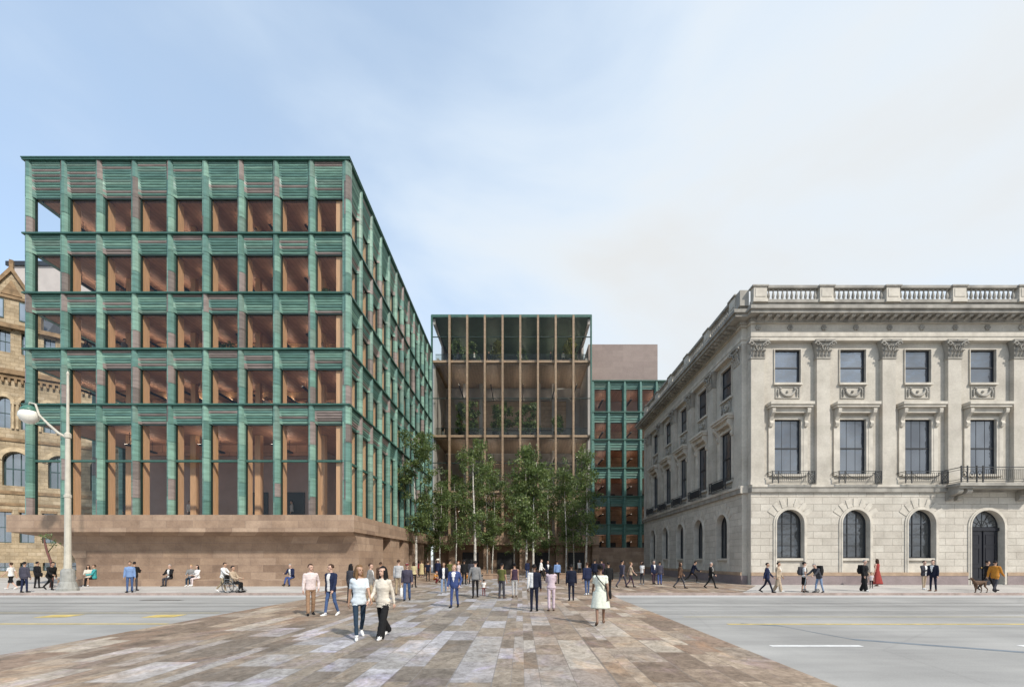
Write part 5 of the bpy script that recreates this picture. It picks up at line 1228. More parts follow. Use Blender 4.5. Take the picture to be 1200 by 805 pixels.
def world_pt(q, v):
    """a figure's own point (its standing coordinates) in the world"""
    sp = q['sp']; c, s = math.cos(sp['rot']), math.sin(sp['rot']); v = Vector(v) * q['s']
    return Vector((v.x * c - v.y * s, v.x * s + v.y * c, v.z)) + Vector(sp['loc'])
PP = {}
def A(key, *a, **k): PP[key] = person(*a, **k)
# --- on the stone crossing
A('a1', 364, 661, 720.5, 35, 'pocket1', 'm', 'pale', ('short', 'brown'), ('shirt', 'pinkwhite'), ('trousers', 'tan'), 'black', 'man in a pale pink shirt and brown trousers strolling at the left of the crossing', look=25)
A('a2', 388, 661, 721, -20, 'stroll', 'm', 'pale', ('short', 'brown'), ('open', 'navy'), ('slim', 'jeans'), 'white', 'man in an open navy jacket, blue jeans and white shoes looking to his side', look=-40)
A('a3', 421, 660, 747.5, 28, 'walk', 'f', 'tan', ('long', 'light'), ('tee', 'paleblue'), ('slim', 'dkjeans'), 'white', 'woman in pale blue tee shirt and dark jeans striding at the front', look=25, hairlen=.26, hem=.86)
A('a4', 449, 662, 747, -14, 'walk2', 'f', 'pale', ('long', 'black'), ('shirt', 'cream'), ('wide', 'black'), 'white', 'woman with long dark hair in a loose cream shirt and wide black trousers', look=-10, hairlen=.34, hem=.80, flare=.03)
A('a5', 411, 661, 706, 160, 'stand', 'f', 'tan', ('long', 'black'), ('jacket', 'dkgrey'), ('slim', 'black'), 'black', 'woman with long black hair in dark clothes half hidden behind the pale blue tee shirt')
A('a6', 434, 660, 705, 90, 'stroll', 'm', 'pale', ('short', 'brown'), ('jacket', 'grey'), ('trousers', 'khaki'), 'brown', 'man in a grey jacket and khaki trousers seen between the two women in front')
A('a7', 477, 660, 703.5, 10, 'stroll', 'm', 'pale', ('cap', 'grey'), ('sweater', 'sweater'), ('trousers', 'jeans'), 'black', 'man in a dark sweater, jeans and cap carrying a white bag', capcol='maroon')
A('a8', 532.5, 661, 711.5, -8, 'pocket1', 'm', 'pale', ('short', 'light'), ('jacket', 'royal'), ('slim', 'royal'), 'black', 'man in a bright blue suit walking towards the street', look=-10)
A('a9', 520, 660, 695, 5, 'stroll', 'm', 'tan', ('short', 'brown'), ('open', 'dknavy'), ('slim', 'ltjeans'), 'grey', 'man in an open dark jacket and light jeans behind the bright blue suit')
A('a10', 557, 657, 700, 185, 'lead', 'm', 'pale', ('short', 'black'), ('sweater', 'grey'), ('slim', 'black'), 'black', 'adult in a grey top and black trousers leading a small child away')
A('a11', 567, 680, 697.5, 180, 'stroll', 'c', 'tan', ('short', 'black'), ('tee', 'white'), ('trousers', 'red'), 'red', 'small child in a white top and red trousers walking beside a grown-up')
A('a12', 588, 660, 701, 150, 'stand', 'm', 'tan', ('short', 'black'), ('tee', 'olive'), ('trousers', 'dkgrey'), 'brown', 'man in an olive tee shirt and grey trousers facing the glass hall')
A('a13', 603, 660, 699.5, 195, 'stand', 'f', 'tan', ('bun', 'black'), ('tee', 'plum'), ('slim', 'ltgrey'), 'brown', 'woman in a sleeveless dark top and pale trousers beside the olive tee shirt', sleeve='none')
A('a14', 626, 661.5, 716, 176, 'stand', 'm', 'brown', ('short', 'black'), ('half', 'dknavy'), ('slim', 'dknavy'), 'black', 'man in a white shirt with a dark jacket slung over one shoulder, seen from behind')
A('a15', 646, 664, 715.5, 184, 'fold', 'f', 'tan', ('long', 'black'), ('shirt', 'lavender'), ('trousers', 'lavender'), 'brown', 'woman with long black hair in a pale lavender suit, seen from behind', hairlen=.42)
A('a16', 669.5, 664, 703.5, 178, 'stand', 'm', 'brown', ('short', 'black'), ('jacket', 'dknavy'), ('slim', 'dknavy'), 'black', 'man in a dark navy coat standing with his back turned near the middle', hem=.74)
A('a17', 688, 659, 697, 200, 'stand', 'm', 'tan', ('short', 'brown'), ('jacket', 'navy'), ('slim', 'jeans'), 'white', 'man in a navy jacket and blue jeans behind the white dress, to its left')
A('a18', 703.5, 659.5, 731.5, 172, 'walk', 'f', 'brown', ('bun', 'black'), ('dress', 'mint'), ('skirt', 'mint'), 'brown', 'woman in a loose cream white dress with a dark shoulder strap walking away', hem=.60, flare=.05, sleeve='short', skirt=(1.0, .52, .21, .27))
A('a19', 713, 659, 697.5, 186, 'stand', 'm', 'tan', ('short', 'black'), ('jacket', 'black'), ('slim', 'black'), 'black', 'man in a black suit behind the white dress, to its right')
# --- courtyard, middle distance
A('b1', 653, 657, 684, 182, 'stand', 'm', 'tan', ('short', 'black'), ('shirt', 'skyblue'), ('trousers', 'black'), 'black', 'person in a bright blue shirt and black trousers in front of the grove')
A('b2', 634, 654.5, 680, 90, 'walk', 'm', 'pale', ('short', 'brown'), ('shirt', 'white'), ('slim', 'black'), 'black', 'person in a white shirt walking right before the grove')
A('b3', 642, 657, 682, 10, 'stand', 'f', 'pale', ('long', 'brown'), ('jacket', 'dknavy'), ('slim', 'dknavy'), 'black', 'person in dark navy between the white and the bright blue shirts')
A('b4', 679, 656, 675, 10, 'stand', 'f', 'pale', ('long', 'brown'), ('tee', 'white'), ('slim', 'dkgrey'), 'black', 'distant woman in a white top under the right-hand birches')
A('b5', 697, 655.5, 683, 170, 'stand', 'm', 'tan', ('short', 'black'), ('jacket', 'dknavy'), ('slim', 'black'), 'black', 'man in a dark jacket beyond the white dress, left of a pair')
A('b6', 705, 655.5, 683, 190, 'stand', 'm', 'tan', ('short', 'black'), ('jacket', 'plum'), ('slim', 'dknavy'), 'black', 'man in a purplish jacket beyond the white dress, right of a pair')
A('b7', 729, 655.5, 688, 120, 'walk', 'm', 'tan', ('short', 'black'), ('jacket', 'purplegrey'), ('slim', 'purplegrey'), 'black', 'man in a purple grey suit walking beside a person in beige')
A('b8', 739, 660, 688, 100, 'walk2', 'f', 'pale', ('bun', 'light'), ('tee', 'beige'), ('slim', 'plum'), 'black', 'woman in a beige top and dark trousers beside the purple grey suit')
A('b9', 752.5, 660, 685, -60, 'stand', 'f', 'brown', ('long', 'black'), ('tee', 'white'), ('slim', 'dkgrey'), 'grey', 'woman with full dark hair and a white top near the palace corner')
A('b10', 766, 657, 684, 20, 'stand', 'm', 'pale', ('short', 'grey'), ('jacket', 'navy'), ('slim', 'plum'), 'black', 'man in a navy suit and white shirt by the palace side')
A('b11', 773, 659, 685, 160, 'stand', 'm', 'tan', ('short', 'black'), ('jacket', 'purplegrey'), ('trousers', 'blue'), 'black', 'man in dark jacket and blue trousers next to the navy suit by the palace')
A('b12', 797, 658, 689, 90, 'walk', 'f', 'tan', ('long', 'brown'), ('jacket', 'brown'), ('slim', 'dkgrey'), 'black', 'woman in a brown jacket walking along the palace side', hairlen=.25)
A('b13', 811, 665, 683, 90, 'lunge', 'm', 'tan', ('short', 'black'), ('sweater', 'dknavy'), ('slim', 'black'), 'grey', 'man in dark sportswear stretching in a lunge beside the palace', H=1.72)
A('b14', 833, 659, 689, 60, 'walk2', 'm', 'pale', ('short', 'grey'), ('open', 'black'), ('slim', 'black'), 'black', 'man with grey hair in an open black jacket walking off the palace corner')
A('b15', 446, 662, 695, 170, 'stand', 'm', 'tan', ('short', 'brown'), ('jacket', 'brown'), ('slim', 'dkgrey'), 'black', 'person in a brown jacket just behind the long dark hair of the front pair')
A('b16', 467, 656, 697, 175, 'stand', 'm', 'pale', ('short', 'brown'), ('sweater', 'ltgrey'), ('trousers', 'khaki'), 'brown', 'tall man in a light grey sweater behind the man with the cap')
A('b17', 485, 658, 688, 165, 'stand', 'f', 'pale', ('long', 'brown'), ('tee', 'yellow'), ('slim', 'black'), 'black', 'woman in a pale yellow top right of the man with the cap')
A('b18', 501.5, 657.5, 680.5, 185, 'stand', 'm', 'tan', ('short', 'black'), ('tee', 'dknavy'), ('slim', 'black'), 'black', 'man in a dark navy tee shirt standing at the left birches')
A('b19', 494, 659, 676, 180, 'stand', 'f', 'pale', ('bun', 'light'), ('dress', 'yellow'), ('skirt', 'yellow'), 'brown', 'distant woman in a yellow dress at the brownstone colonnade', skirt=(1.0, .3, .19, .28))
A('b20', 490, 660, 675, 170, 'stand', 'f', 'tan', ('long', 'black'), ('tee', 'maroon'), ('slim', 'black'), 'black', 'distant woman in a maroon top beside the yellow dress')
A('b21', 513, 655, 682, 150, 'stand', 'm', 'pale', ('short', 'grey'), ('jacket', 'navy'), ('slim', 'dknavy'), 'black', 'man in a pale round hat and navy jacket near the left birches', hat='cream')
A('b22', 509, 673, 683.5, 60, 'squat', 'c', 'pale', ('short', 'ginger'), ('tee', 'orange'), ('trousers', 'maroon'), 'brown', 'child in orange crouching on the paving left of the navy jackets', H=1.15)
A('b23', 537.5, 658, 684, -40, 'stand', 'f', 'pale', ('bun', 'ginger'), ('tee', 'pinkwhite'), ('slim', 'dkgrey'), 'black', 'woman in a pale pink top beyond the bright blue suit')
A('b24', 544, 656, 685, 180, 'stand', 'm', 'brown', ('short', 'black'), ('jacket', 'black'), ('slim', 'black'), 'black', 'tall man all in black right of the bright blue suit')
A('b25', 546.5, 672, 683, 20, 'squat', 'c', 'pale', ('short', 'ginger'), ('tee', 'orange'), ('trousers', 'khaki'), 'brown', 'child in orange crouching by the tall man in black', H=1.1)
A('b26', 552, 656, 684, 170, 'stand', 'f', 'tan', ('long', 'black'), ('jacket', 'dkgrey'), ('slim', 'black'), 'black', 'person in dark grey just beyond the adult leading a child')
A('b27', 602, 653.5, 672, 90, 'stand', 'm', 'tan', ('short', 'black'), ('tee', 'plum'), ('slim', 'dkgrey'), 'black', 'distant person on the steps straight beyond the sleeveless dark top')
A('b28', 527, 656, 683, 160, 'stand', 'm', 'tan', ('short', 'black'), ('tee', 'olive'), ('slim', 'black'), 'black', 'man in an olive top between the two men in blue and the grove')
A('b29', 618, 656, 678, 200, 'stand', 'f', 'pale', ('long', 'brown'), ('jacket', 'navy'), ('slim', 'jeans'), 'white', 'woman in navy by the twin pale birch stems')
# --- right pavement
A('c1', 899, 660.5, 694, 55, 'walk', 'm', 'tan', ('short', 'black'), ('jacket', 'navy'), ('slim', 'dknavy'), 'black', 'man in a navy suit striding along the pavement by the palace corner', shirt='paleblue')
A('c2', 912, 659, 693, 50, 'stroll', 'f', 'tan', ('short', 'black'), ('coat', 'beige'), ('wide', 'beige'), 'white', 'woman in a long beige coat walking beside the navy suit', hem=.36)
A('c3', 942, 658.5, 693.5, 70, 'stand', 'm', 'pale', ('cap', 'black'), ('tee', 'white'), ('shorts', 'black'), 'black', 'young man in a white tee shirt, black shorts and cap with a backpack', capcol='black')
A('c4', 960, 661, 694.5, -80, 'bend', 'm', 'pale', ('short', 'grey'), ('sweater', 'dkgrey'), ('slim', 'ltjeans'), 'black', 'person in a dark hoodie and light jeans bending over a kick scooter', lean=-8)
A('c5', 1013, 656, 692.5, 30, 'pocket1', 'm', 'pale', ('short', 'grey'), ('coat', 'black'), ('wide', 'black'), 'white', 'grey-haired person in a long black coat with a black backpack', hem=.5, shirt='black')
A('c6', 1021, 671, 689, -40, 'stand', 'c', 'tan', ('short', 'brown'), ('tee', 'pinkwhite'), ('slim', 'black'), 'black', 'small child between the black coat and the red dress')
A('c7', 1028, 655, 686.5, 200, 'stand', 'f', 'pale', ('long', 'brown'), ('dress', 'red'), ('skirt', 'red'), 'brown', 'woman in a long red dress by the palace wall', hem=.8, sleeve='none', skirt=(1.02, .14, .15, .34))
A('c8', 1083, 657, 690.5, 5, 'fold', 'm', 'pale', ('short', 'black'), ('open', 'dkgrey'), ('slim', 'beige'), 'white', 'man in a dark jacket and beige trousers facing the street by the third arched window')
A('c9', 1093.5, 656, 692.5, -70, 'stand', 'm', 'pale', ('short', 'black'), ('jacket', 'dknavy'), ('slim', 'dknavy'), 'brown', 'man in a dark navy suit turned to the man in beige trousers')
A('c10', 1157, 656, 691.5, 70, 'walk', 'm', 'tan', ('short', 'black'), ('jacket', 'black'), ('slim', 'black'), 'black', 'person in black walking a dog past the palace door')
A('c11', 1166, 656, 693.5, 110, 'walk2', 'm', 'tan', ('short', 'black'), ('jacket', 'orange'), ('slim', 'dkgrey'), 'black', 'person in an orange jacket and grey trousers passing the palace door')
# --- left pavement
A('d1', 13, 668, 691, -80, 'walk', 'f', 'pale', ('bun', 'brown'), ('tee', 'white'), ('shorts', 'black'), 'white', 'person in a white top and black shorts at the far left pavement', Y=25.5)
A('d2', 28.5, 660, 694.5, 185, 'stand', 'm', 'tan', ('short', 'black'), ('jacket', 'purplegrey'), ('slim', 'navy'), 'black', 'man in a navy suit carrying a briefcase left of the street lamp')
A('d3', 43.5, 665, 689, 170, 'stand', 'm', 'tan', ('short', 'black'), ('jacket', 'black'), ('slim', 'black'), 'black', 'man in a black suit with a shoulder bag under the deck end')
A('d4', 58, 673, 691, 80, 'lunge', 'm', 'tan', ('short', 'black'), ('sweater', 'black'), ('slim', 'black'), 'black', 'person in black stretching in a lunge by the crooked tree', H=1.7)
A('d5', 103.5, 668, 691, 30, 'sit', 'f', 'tan', ('long', 'black'), ('dress', 'cream'), ('skirt', 'cream'), 'white', 'woman in a cream dress sitting on the bench right of the street lamp', Y=28.48, H=1.68)
A('d6', 110.5, 668, 692, -40, 'sit', 'm', 'tan', ('short', 'brown'), ('jacket', 'teal'), ('slim', 'black'), 'black', 'person in a turquoise jacket sitting next to the cream dress', Y=28.48, H=1.7)
A('d7', 152, 659, 695, 30, 'stand', 'm', 'tan', ('short', 'black'), ('shirt', 'skyblue'), ('slim', 'jeans'), 'black', 'man in a light blue shirt and jeans standing with a person in black')
A('d8', 157.5, 660, 693.5, 195, 'phone', 'm', 'tan', ('short', 'black'), ('jacket', 'black'), ('slim', 'dkgrey'), 'black', 'person in black standing close behind the light blue shirt', Y=24.2)
A('d9', 199, 667, 691, 0, 'sit', 'm', 'pale', ('short', 'grey'), ('open', 'black'), ('slim', 'dkgrey'), 'black', 'grey-haired man in black sitting alone on the bench', Y=28.48, H=1.72)
A('d10', 224, 667, 690.5, 15, 'sit', 'm', 'pale', ('short', 'blond'), ('shirt', 'grey'), ('slim', 'dkjeans'), 'white', 'fair-haired person in a grey shirt on the bench beside a dark-haired woman', Y=28.48, H=1.7)
A('d11', 231.5, 667, 691.5, -15, 'sit', 'f', 'pale', ('long', 'black'), ('shirt', 'white'), ('slim', 'pinkwhite'), 'white', 'dark-haired woman in a white shirt on the bench beside the fair-haired person', Y=28.48, H=1.66)
A('d12', 261, 660, 694, 90, 'push', 'm', 'tan', ('short', 'black'), ('shirt', 'white'), ('slim', 'khaki'), 'white', 'person in a white shirt and khaki trousers pushing a wheelchair')
A('d13', 272.5, 667, 694.5, 90, 'sit', 'm', 'tan', ('short', 'black'), ('sweater', 'beige'), ('slim', 'black'), 'black', 'person in a beige sweater seated in the wheelchair', H=1.7)
A('d14', 342, 665, 692.5, -10, 'sitx', 'm', 'pale', ('short', 'grey'), ('open', 'navy'), ('slim', 'blue'), 'black', 'man in a navy jacket and blue trousers sitting at the right end of the bench', Y=28.48, H=1.74)
for k in ('d5', 'd6', 'd9', 'd10', 'd11', 'd14'):                      # seat height of the bench
    pass
# --- indoors, seen through the glass
def indoor_person(px, row, vis, rot, sex, hair, top, bot, label, pose='stand'):
    z = (LV[row + 1] + .07) if row < 4 else PT; slope = (z - 1.8) / 30; d = max(.9, (1.7 - vis) / slope); Y = 30 + min(d, 5.0)
    return person(px, 0, 1, rot, pose, sex, 'tan', hair, top, bot, 'black', label, Y=Y, z=z, H=1.7)
for px, row, vis, rot, sex, hair, top, label in (
    (141, 1, .45, 30, 'm', ('short', 'black'), 'white', 'person in white behind an upper window, third bay of the green office'), (299, 0, .5, -60, 'f', ('bun', 'light'), 'white', 'person in white behind a top floor window of the green office'),
    (146, 2, .75, 90, 'm', ('short', 'black'), 'grey', 'person in grey behind a fourth level window, third bay of the green office'), (101, 2, .6, 20, 'f', ('long', 'black'), 'dkgrey', 'person in dark grey behind a fourth level window, second bay of the green office'),
    (250, 2, .6, -30, 'm', ('short', 'brown'), 'ltgrey', 'person in light grey beside the plant behind a middle window of the green office'), (378, 2, .5, 60, 'f', ('bun', 'brown'), 'cream', 'person in cream behind a corner bay window of the green office'),
    (228, 3, .5, -40, 'f', ('long', 'brown'), 'pinkwhite', 'person in pale pink behind the window above the tall ones, fifth bay'), (312, 3, .55, 30, 'm', ('short', 'black'), 'white', 'person in white behind the window above the tall ones, seventh bay'),
    (222, 4, 1.2, 80, 'f', ('bun', 'light'), 'white', 'person in white behind a tall window, fifth bay of the green office'), (342, 4, 1.2, -70, 'm', ('short', 'black'), 'ltgrey', 'person in light grey behind a tall window near the dark doorway'), (149, 4, 1.2, 20, 'm', ('short', 'black'), 'dkgrey', 'person in dark grey behind a tall window, third bay of the green office')):
    PP['i%d' % px + str(row)] = indoor_person(px, row, vis, rot, sex, hair, ('shirt', top), ('slim', 'dkgrey'), label)
A('h1', 519, 0, 1, 10, 'stand', 'f', 'tan', ('long', 'black'), ('tee', 'black'), ('wide', 'white'), 'white', 'woman in black top and white trousers at the left of the middle hall floor', Y=61.2, z=18.4, H=1.75)
A('h2', 631, 0, 1, 5, 'phone', 'm', 'pale', ('short', 'grey'), ('open', 'navy'), ('slim', 'blue'), 'black', 'person in navy standing among the trees on the middle hall floor', Y=61.3, z=18.4, H=1.7)
for i, (px, tp) in enumerate(((537, 'dkgrey'), (556, 'white'), (573, 'black'), (610, 'ltgrey'), (645, 'dknavy'), (660, 'cream'))):
    A('t%d' % i, px, 0, 1, (i * 70) % 360 - 180, 'stand', 'mf'[i % 2], 'tan', ('short', 'black'), ('shirt', tp), ('slim', 'dkgrey'), 'black', 'person in %s on the top floor of the glass hall' % {'dkgrey': 'dark grey', 'ltgrey': 'light grey', 'dknavy': 'dark navy'}.get(tp, tp), Y=61.0, z=28.35, H=1.7)
# ---- evaluate all voxel bodies in one pass
tmp = []
for q in QUEUE:
    me = bpy.data.meshes.new('body_tmp'); me.from_pydata(q['P'].v, [], q['P'].f)
    o = bpy.data.objects.new('body_tmp', me); COL.objects.link(o); m = o.modifiers.new('r', 'REMESH'); m.mode = 'VOXEL'
    Y = q['sp']['Y']; m.voxel_size = .0105 if Y < 17 else (.0145 if Y < 32 else .02); m.use_smooth_shade = True
    sm = o.modifiers.new('s', 'SMOOTH'); sm.factor = .5; sm.iterations = 2 if Y < 17 else 1; tmp.append(o)
dg = bpy.context.evaluated_depsgraph_get(); dg.update()
for q, o in zip(QUEUE, tmp): q['mesh'] = bpy.data.meshes.new_from_object(o.evaluated_get(dg))
for o in tmp: me = o.data; bpy.data.objects.remove(o); bpy.data.meshes.remove(me)
for q in QUEUE:
    sp = q['sp']; s = q['s']; P = q['P']; me = q['mesh']
    if sp['pose'] in ('sit', 'sitx'): seat = .54 if sp['Y'] > 28 else .50
    kd = KDTree(len(P.v))
    for i, v in enumerate(P.v): kd.insert(v, i)
    kd.balance()
    vs = [v.co.copy() for v in me.vertices]; fs = [tuple(p.vertices) for p in me.polygons]; lab = []
    for p in me.polygons: lab.append(P.l[kd.find(p.center)[1]])
    seed = Vector((len(sp['label']) * 1.7, sp['H'] * 9, 0))
    on_cloth = [False] * len(vs)
    for f, l in zip(fs, lab):
        if l in (TOP, BOT, SHI):
            for j in f: on_cloth[j] = True
    for i, v in enumerate(vs):
        if on_cloth[i]:
            n = me.vertices[i].normal; k = mnoise.noise(Vector((v.x * 7, v.y * 7, v.z * 16)) + seed) * .0065 + mnoise.noise(Vector((v.x * 19, v.y * 19, v.z * 30)) + seed) * .0025; vs[i] = v + n * k
    bpy.data.meshes.remove(me)
    k = len(vs); ex = q['extra']; vs += [Vector(v) for v in ex.v]; fs += [tuple(k + j for j in f) for f in ex.f]; lab += ex.m
    root = empty('person', sp['loc'], sp['rot'], sp['label'], 'person', sp['group']); root.scale = (1, 1, 1)
    MT = [SKIN[sp['skin']], cloth(sp['top'][1]), cloth(sp['bot'][1]), cloth(sp['shoes']), cloth(sp['shirt']), EYE, LIP]
    def put(name, vs_, fs_, ms, mats, smooth=True):
        b = MB(); b.v = [tuple(Vector(v) * s) for v in vs_]; b.f = [list(f) for f in fs_]; b.m = ms; return b.build(name, mats, root, smooth=smooth, recalc=name != 'body', local=True)
    put('body', vs, fs, lab, MT)
    if q['hair']: put('hair', q['hair'].v, q['hair'].f, q['hair'].m, HAIRC[sp['hair'][1]])
    if q['hat']: put('hat' if sp.get('hat') else 'cap', q['hat'].v, q['hat'].f, q['hat'].m, cloth(sp.get('hat') or sp.get('capcol', 'black')))
    if q['skirt']: put('skirt', q['skirt'].v, q['skirt'].f, q['skirt'].m, cloth(sp['bot'][1]))
    q['root'] = root

# ================================================================== what people carry and push
def box_round(mb, c, sx, sy, sz, rot=0, m=0, bev=.2):
    """a soft-edged bag body: a stack of rounded outlines"""
    n = 16; prev = []; ca, sa = math.cos(rot), math.sin(rot); K = 6; vs = []
    for i in range(K + 1):
        f = i / K; k = 1 - .16 * abs(2 * f - 1) ** 3
        for j in range(n):
            t = 2 * math.pi * j / n; x = sx * k * math.copysign(abs(math.cos(t)) ** .5, math.cos(t)); y = sy * k * math.copysign(abs(math.sin(t)) ** .5, math.sin(t))
            vs.append((c[0] + x * ca - y * sa, c[1] + x * sa + y * ca, c[2] + sz * (2 * f - 1)))
    mb.add(vs, [(i * n + j, i * n + (j + 1) % n, (i + 1) * n + (j + 1) % n, (i + 1) * n + j) for i in range(K) for j in range(n)] + [list(range(n))[::-1], list(range(K * n, K * n + n))], m)
def hand_bag(key, hand, name, label, cat, col, sx, sy, sz, hd=.1):
    q = PP[key]; p = world_pt(q, q['hands'][hand]); t = empty(name, p, 0, label, cat); a = q['sp']['rot']
    mb = MB(); box_round(mb, (p.x, p.y, p.z - .05 - hd - sz), sy, sx, sz, a); mb.build('bag_body', cloth(col), t)
    mb = MB(); d = Vector((math.sin(a), -math.cos(a), 0)) * sx * .55; mb.tube([p + d * 1.0 + Vector((0, 0, -.06 - hd)), p + d * .5 + Vector((0, 0, -.02)), p - d * .5 + Vector((0, 0, -.02)), p - d + Vector((0, 0, -.06 - hd))], .009, 6); mb.build('handle', cloth(col), t)
hand_bag('a7', 0, 'shopping_bag', 'white shopping bag hanging from the hand of the man with the cap', 'bag', 'white', .17, .07, .19)
hand_bag('d2', 1, 'briefcase', 'black briefcase in the hand of the man in the navy suit by the lamp', 'briefcase', 'black', .2, .05, .14, .02)
hand_bag('c10', 0, 'hand_bag', 'dark bag carried by the person walking the dog', 'bag', 'dkgrey', .14, .05, .13)
def backpack(key, label, col, sc=1.0):
    q = PP[key]; p = world_pt(q, q['up']((0, .20, 1.24))); a = q['sp']['rot']; t = empty('backpack', p, 0, label, 'backpack')
    mb = MB(); box_round(mb, p, .14 * sc, .085 * sc, .22 * sc, a); mb.build('bag_body', cloth(col), t)
    p2 = world_pt(q, q['up']((0, .30, 1.18))); mb = MB(); box_round(mb, p2, .10 * sc, .035 * sc, .10 * sc, a); mb.build('pocket', cloth(col), t)
    mb = MB()
    for sd in (-1, 1): mb.tube([world_pt(q, q['up'](v)) for v in ((sd * .1, .12, 1.42), (sd * .11, .02, 1.485), (sd * .115, -.1, 1.40), (sd * .125, -.135, 1.25), (sd * .16, -.04, 1.1), (sd * .12, .12, 1.06))], .016, 6)
    mb.build('strap', cloth('black'), t)
backpack('c3', 'grey backpack on the back of the young man in black shorts', 'dkgrey'); backpack('c4', 'black backpack on the person bending over the scooter', 'black', 1.15); backpack('c5', 'black backpack on the person in the long black coat', 'black', 1.1)
def side_bag(key, label, col, sd):
    q = PP[key]; t = empty('shoulder_bag', world_pt(q, (sd * .2, .02, .95)), 0, label, 'bag'); a = q['sp']['rot']
    c = world_pt(q, q['up']((sd * .25, .02, .92))); mb = MB(); box_round(mb, c, .06, .13, .11, a); mb.build('bag_body', cloth(col), t)
    mb = MB(); mb.tube([world_pt(q, q['up'](v)) for v in ((sd * .23, .04, 1.0), (sd * .14, .155, 1.14), (-sd * .02, .15, 1.32), (-sd * .10, .11, 1.44), (-sd * .12, .0, 1.475), (-sd * .05, -.12, 1.36), (sd * .12, -.145, 1.14), (sd * .23, -.02, 1.0))], .013, 6); mb.build('strap', cloth(col), t)
side_bag('a18', 'small black bag on a strap across the back of the white dress', 'black', -1); side_bag('d3', 'black shoulder bag of the man in a black suit', 'black', -1)
# wheelchair
q = PP['d13']; cx, cy, cz = q['sp']['loc']; wc = empty('wheelchair', (cx, cy, cz), 0, 'wheelchair with large spoked wheels pushed along the left pavement', 'wheelchair')
RUB = plain('rubber', (.02, .02, .02), .8, .2, 5); ALU = plain('chair_metal', (.35, .36, .37), .35, .15, 4, metal=.8)
for sd in (-1, 1):
    yy = cy + sd * .29; c = Vector((cx - .05, yy, cz + .31)); mb = MB()
    mb.tube([c + Vector((.30 * math.cos(k * math.pi / 12), 0, .30 * math.sin(k * math.pi / 12))) for k in range(25)], .018, 6, 0, False); w = mb.build('wheel', RUB, wc, smooth=True)
    mb = MB(); mb.tube([c + Vector((.26 * math.cos(k * math.pi / 12), sd * .03, .26 * math.sin(k * math.pi / 12))) for k in range(25)], .01, 6, 0, False)
    for k in range(10): mb.tube([c, c + Vector((.285 * math.cos(k * math.pi / 5), 0, .285 * math.sin(k * math.pi / 5)))], .004, 4)
    mb.tube([c - Vector((0, .03, 0)), c + Vector((0, .03, 0))], .03, 8); mb.build('rim', ALU, w)
    c2 = Vector((cx + .38, cy + sd * .24, cz + .09)); mb = MB(); mb.tube([c2 + Vector((.075 * math.cos(k * math.pi / 8), 0, .075 * math.sin(k * math.pi / 8))) for k in range(17)], .014, 6, 0, False); mb.tube([c2, c2 + Vector((0, 0, .2))], .012, 6); mb.build('caster', RUB, wc)
mb = MB()
for sd in (-1, 1):
    y = cy + sd * .25
    mb.tube([(cx - .42, y, cz + .98), (cx - .28, y, cz + .95), (cx - .24, y, cz + .44), (cx + .26, y, cz + .44), (cx + .44, y, cz + .2), (cx + .55, y, cz + .12)], .014, 7); mb.tube([(cx - .24, y, cz + .68), (cx + .15, y, cz + .68), (cx + .18, y, cz + .44)], .016, 7); mb.tube([(cx - .2, y, cz + .44), (cx - .05, y, cz + .31)], .012, 6); mb.tube([(cx + .38, cy + sd * .24, cz + .29), (cx + .2, y, cz + .42)], .012, 6)
mb.box(cx + .47, cx + .62, cy - .22, cy + .22, cz + .1, cz + .12); mb.build('frame', ALU, wc)
mb = MB(); mb.box(cx - .25, cx + .22, cy - .235, cy + .235, cz + .41, cz + .45); mb.build('seat', RUB, wc); mb = MB(); mb.box(cx - .275, cx - .245, cy - .235, cy + .235, cz + .46, cz + .9); mb.build('backrest', RUB, wc)
# kick scooter
q = PP['c4']; p = world_pt(q, (0, -.55, 0)); x, y, z = p.x, p.y, q['sp']['loc'][2]; sc = empty('kick_scooter', (x, y, z), 0, 'grey kick scooter standing in front of the person in light jeans', 'scooter')
for o, nm in ((-.36, 0), (.34, 0)):
    c = Vector((x + o, y, z + .1)); mb = MB(); mb.tube([c + Vector((.085 * math.cos(k * math.pi / 8), 0, .085 * math.sin(k * math.pi / 8))) for k in range(17)], .018, 6, 0, False); mb.tube([c - Vector((0, .03, 0)), c + Vector((0, .03, 0))], .025, 7)
    for k in range(5): mb.tube([c, c + Vector((.08 * math.cos(k * 1.257), 0, .08 * math.sin(k * 1.257)))], .008, 5)
    mb.build('wheel', RUB, sc)
mb = MB(); mb.box(x - .2, x + .3, y - .06, y + .06, z + .085, z + .11); mb.box(x + .26, x + .34, y - .055, y + .055, z + .11, z + .2); mb.build('deck', ALU, sc)
mb = MB(); mb.tube([(x - .36, y, z + .1), (x - .33, y, z + .24), (x - .22, y, z + .93)], .018, 7); mb.tube([(x - .2, y, z + .1), (x - .33, y, z + .25)], .02, 7); mb.build('stem', ALU, sc)
mb = MB(); mb.tube([(x - .22, y - .22, z + .94), (x - .22, y + .22, z + .94)], .016, 7); mb.build('handlebar', RUB, sc)
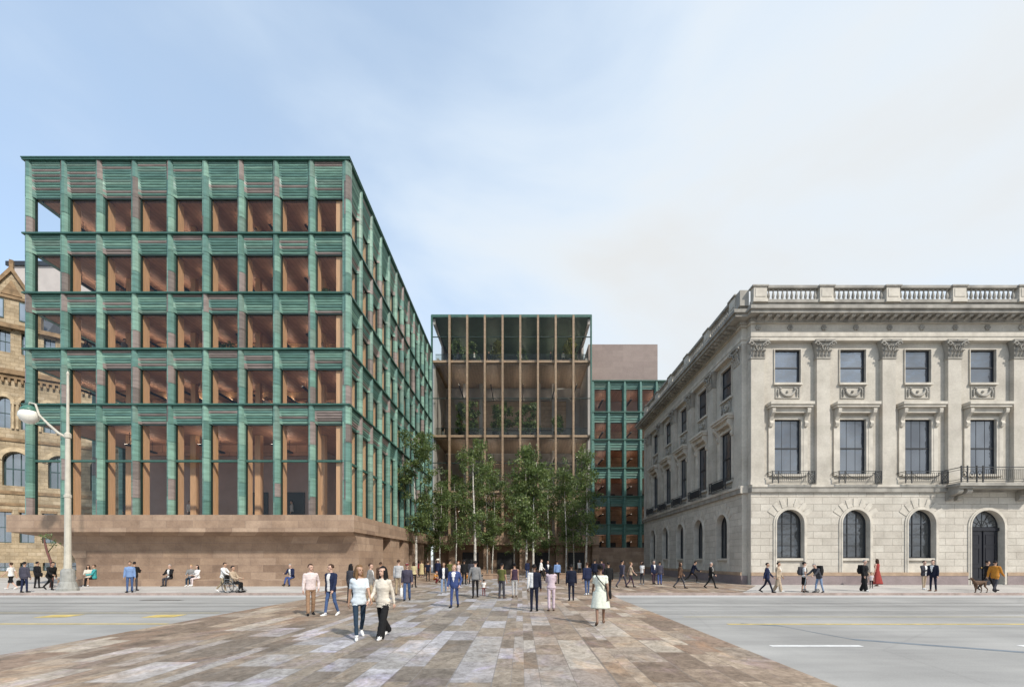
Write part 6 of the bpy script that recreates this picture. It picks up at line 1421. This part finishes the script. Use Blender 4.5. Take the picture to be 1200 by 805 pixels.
# dog
q = PP['c10']; dY, dz_ = solve_ground(1148, 694.5); dx = PX(1148, dY); P = Prims(); V = Vector
def dp(a, b, c): return V((a, b, c))
P.loft([(dp(a, 0, z_), V((0, rw, 0)), V((0, 0, rh))) for a, z_, rw, rh in ((.30, .50, .05, .06), (.24, .50, .085, .10), (.12, .49, .10, .125), (0, .50, .085, .105), (-.14, .515, .075, .085), (-.24, .515, .08, .09), (-.30, .51, .045, .055))], [0] * 7, 14)
P.limb(dp(.26, 0, .53), dp(.38, 0, .68), .075, .055, lambda q: 0); P.ball(dp(.41, 0, .71), (.075, .06, .062), 0); P.limb(dp(.44, 0, .70), dp(.55, 0, .67), .042, .028, lambda q: 0 if q < .8 else 1)
for sd in (-1, 1): P.limb(dp(.38, sd * .045, .75), dp(.355, sd * .075, .685), .02, .012, lambda q: 1)
for sd, ft, fh in ((-1, .08, -.06), (1, -.07, .09)):
    P.limb(dp(.20, sd * .065, .46), dp(.19 + ft * .4, sd * .07, .25), .05, .03, lambda q: 0); P.limb(dp(.19 + ft * .4, sd * .07, .25), dp(.20 + ft, sd * .07, .04), .026, .02, lambda q: 0); P.limb(dp(.20 + ft, sd * .07, .025), dp(.25 + ft, sd * .07, .02), .024, .02, lambda q: 1)
    P.limb(dp(-.22, sd * .06, .49), dp(-.16 + fh * .5, sd * .07, .32), .068, .04, lambda q: 0); P.limb(dp(-.16 + fh * .5, sd * .07, .32), dp(-.27 + fh, sd * .07, .19), .036, .022, lambda q: 0); P.limb(dp(-.27 + fh, sd * .07, .19), dp(-.245 + fh, sd * .07, .035), .021, .019, lambda q: 0); P.limb(dp(-.24 + fh, sd * .07, .025), dp(-.19 + fh, sd * .07, .02), .024, .02, lambda q: 1)
P.limb(dp(-.29, 0, .54), dp(-.42, 0, .60), .025, .018, lambda q: 0); P.limb(dp(-.42, 0, .60), dp(-.50, 0, .70), .018, .01, lambda q: 1)
me = bpy.data.meshes.new('tmp'); me.from_pydata(P.v, [], P.f); o = bpy.data.objects.new('tmp', me); COL.objects.link(o); m = o.modifiers.new('r', 'REMESH'); m.mode = 'VOXEL'; m.voxel_size = .012; m2 = o.modifiers.new('s', 'SMOOTH'); m2.iterations = 2
dg = bpy.context.evaluated_depsgraph_get(); dg.update(); me2 = bpy.data.meshes.new_from_object(o.evaluated_get(dg)); bpy.data.objects.remove(o)
kd = KDTree(len(P.v)); [kd.insert(v, i) for i, v in enumerate(P.v)]; kd.balance(); b = MB(); b.v = [(-v.co.x, v.co.y, v.co.z) for v in me2.vertices]; b.f = [list(p.vertices)[::-1] for p in me2.polygons]; b.m = [P.l[kd.find(p.center)[1]] for p in me2.polygons]
bpy.data.meshes.remove(me2)
dog = empty('dog', (dx, dY, dz_), 0, 'brown dog trotting on a lead in front of the palace door', 'dog'); b.build('body', [plain('dog_brown', (.10, .055, .03), .8, .3, 12), plain('dog_dark', (.025, .018, .014), .8, .3, 12)], dog, smooth=True, local=True)
h = world_pt(q, q['hands'][1]); n_ = V((dx - .33, dY, dz_ + .63)); mb = MB(); mb.tube([h, (h + n_) / 2 + V((0, 0, -.12)), n_], .007, 5); tag(mb.build('dog_lead', cloth('black')), 'thin dark lead running from the hand of the person in black to the dog', 'dog lead')
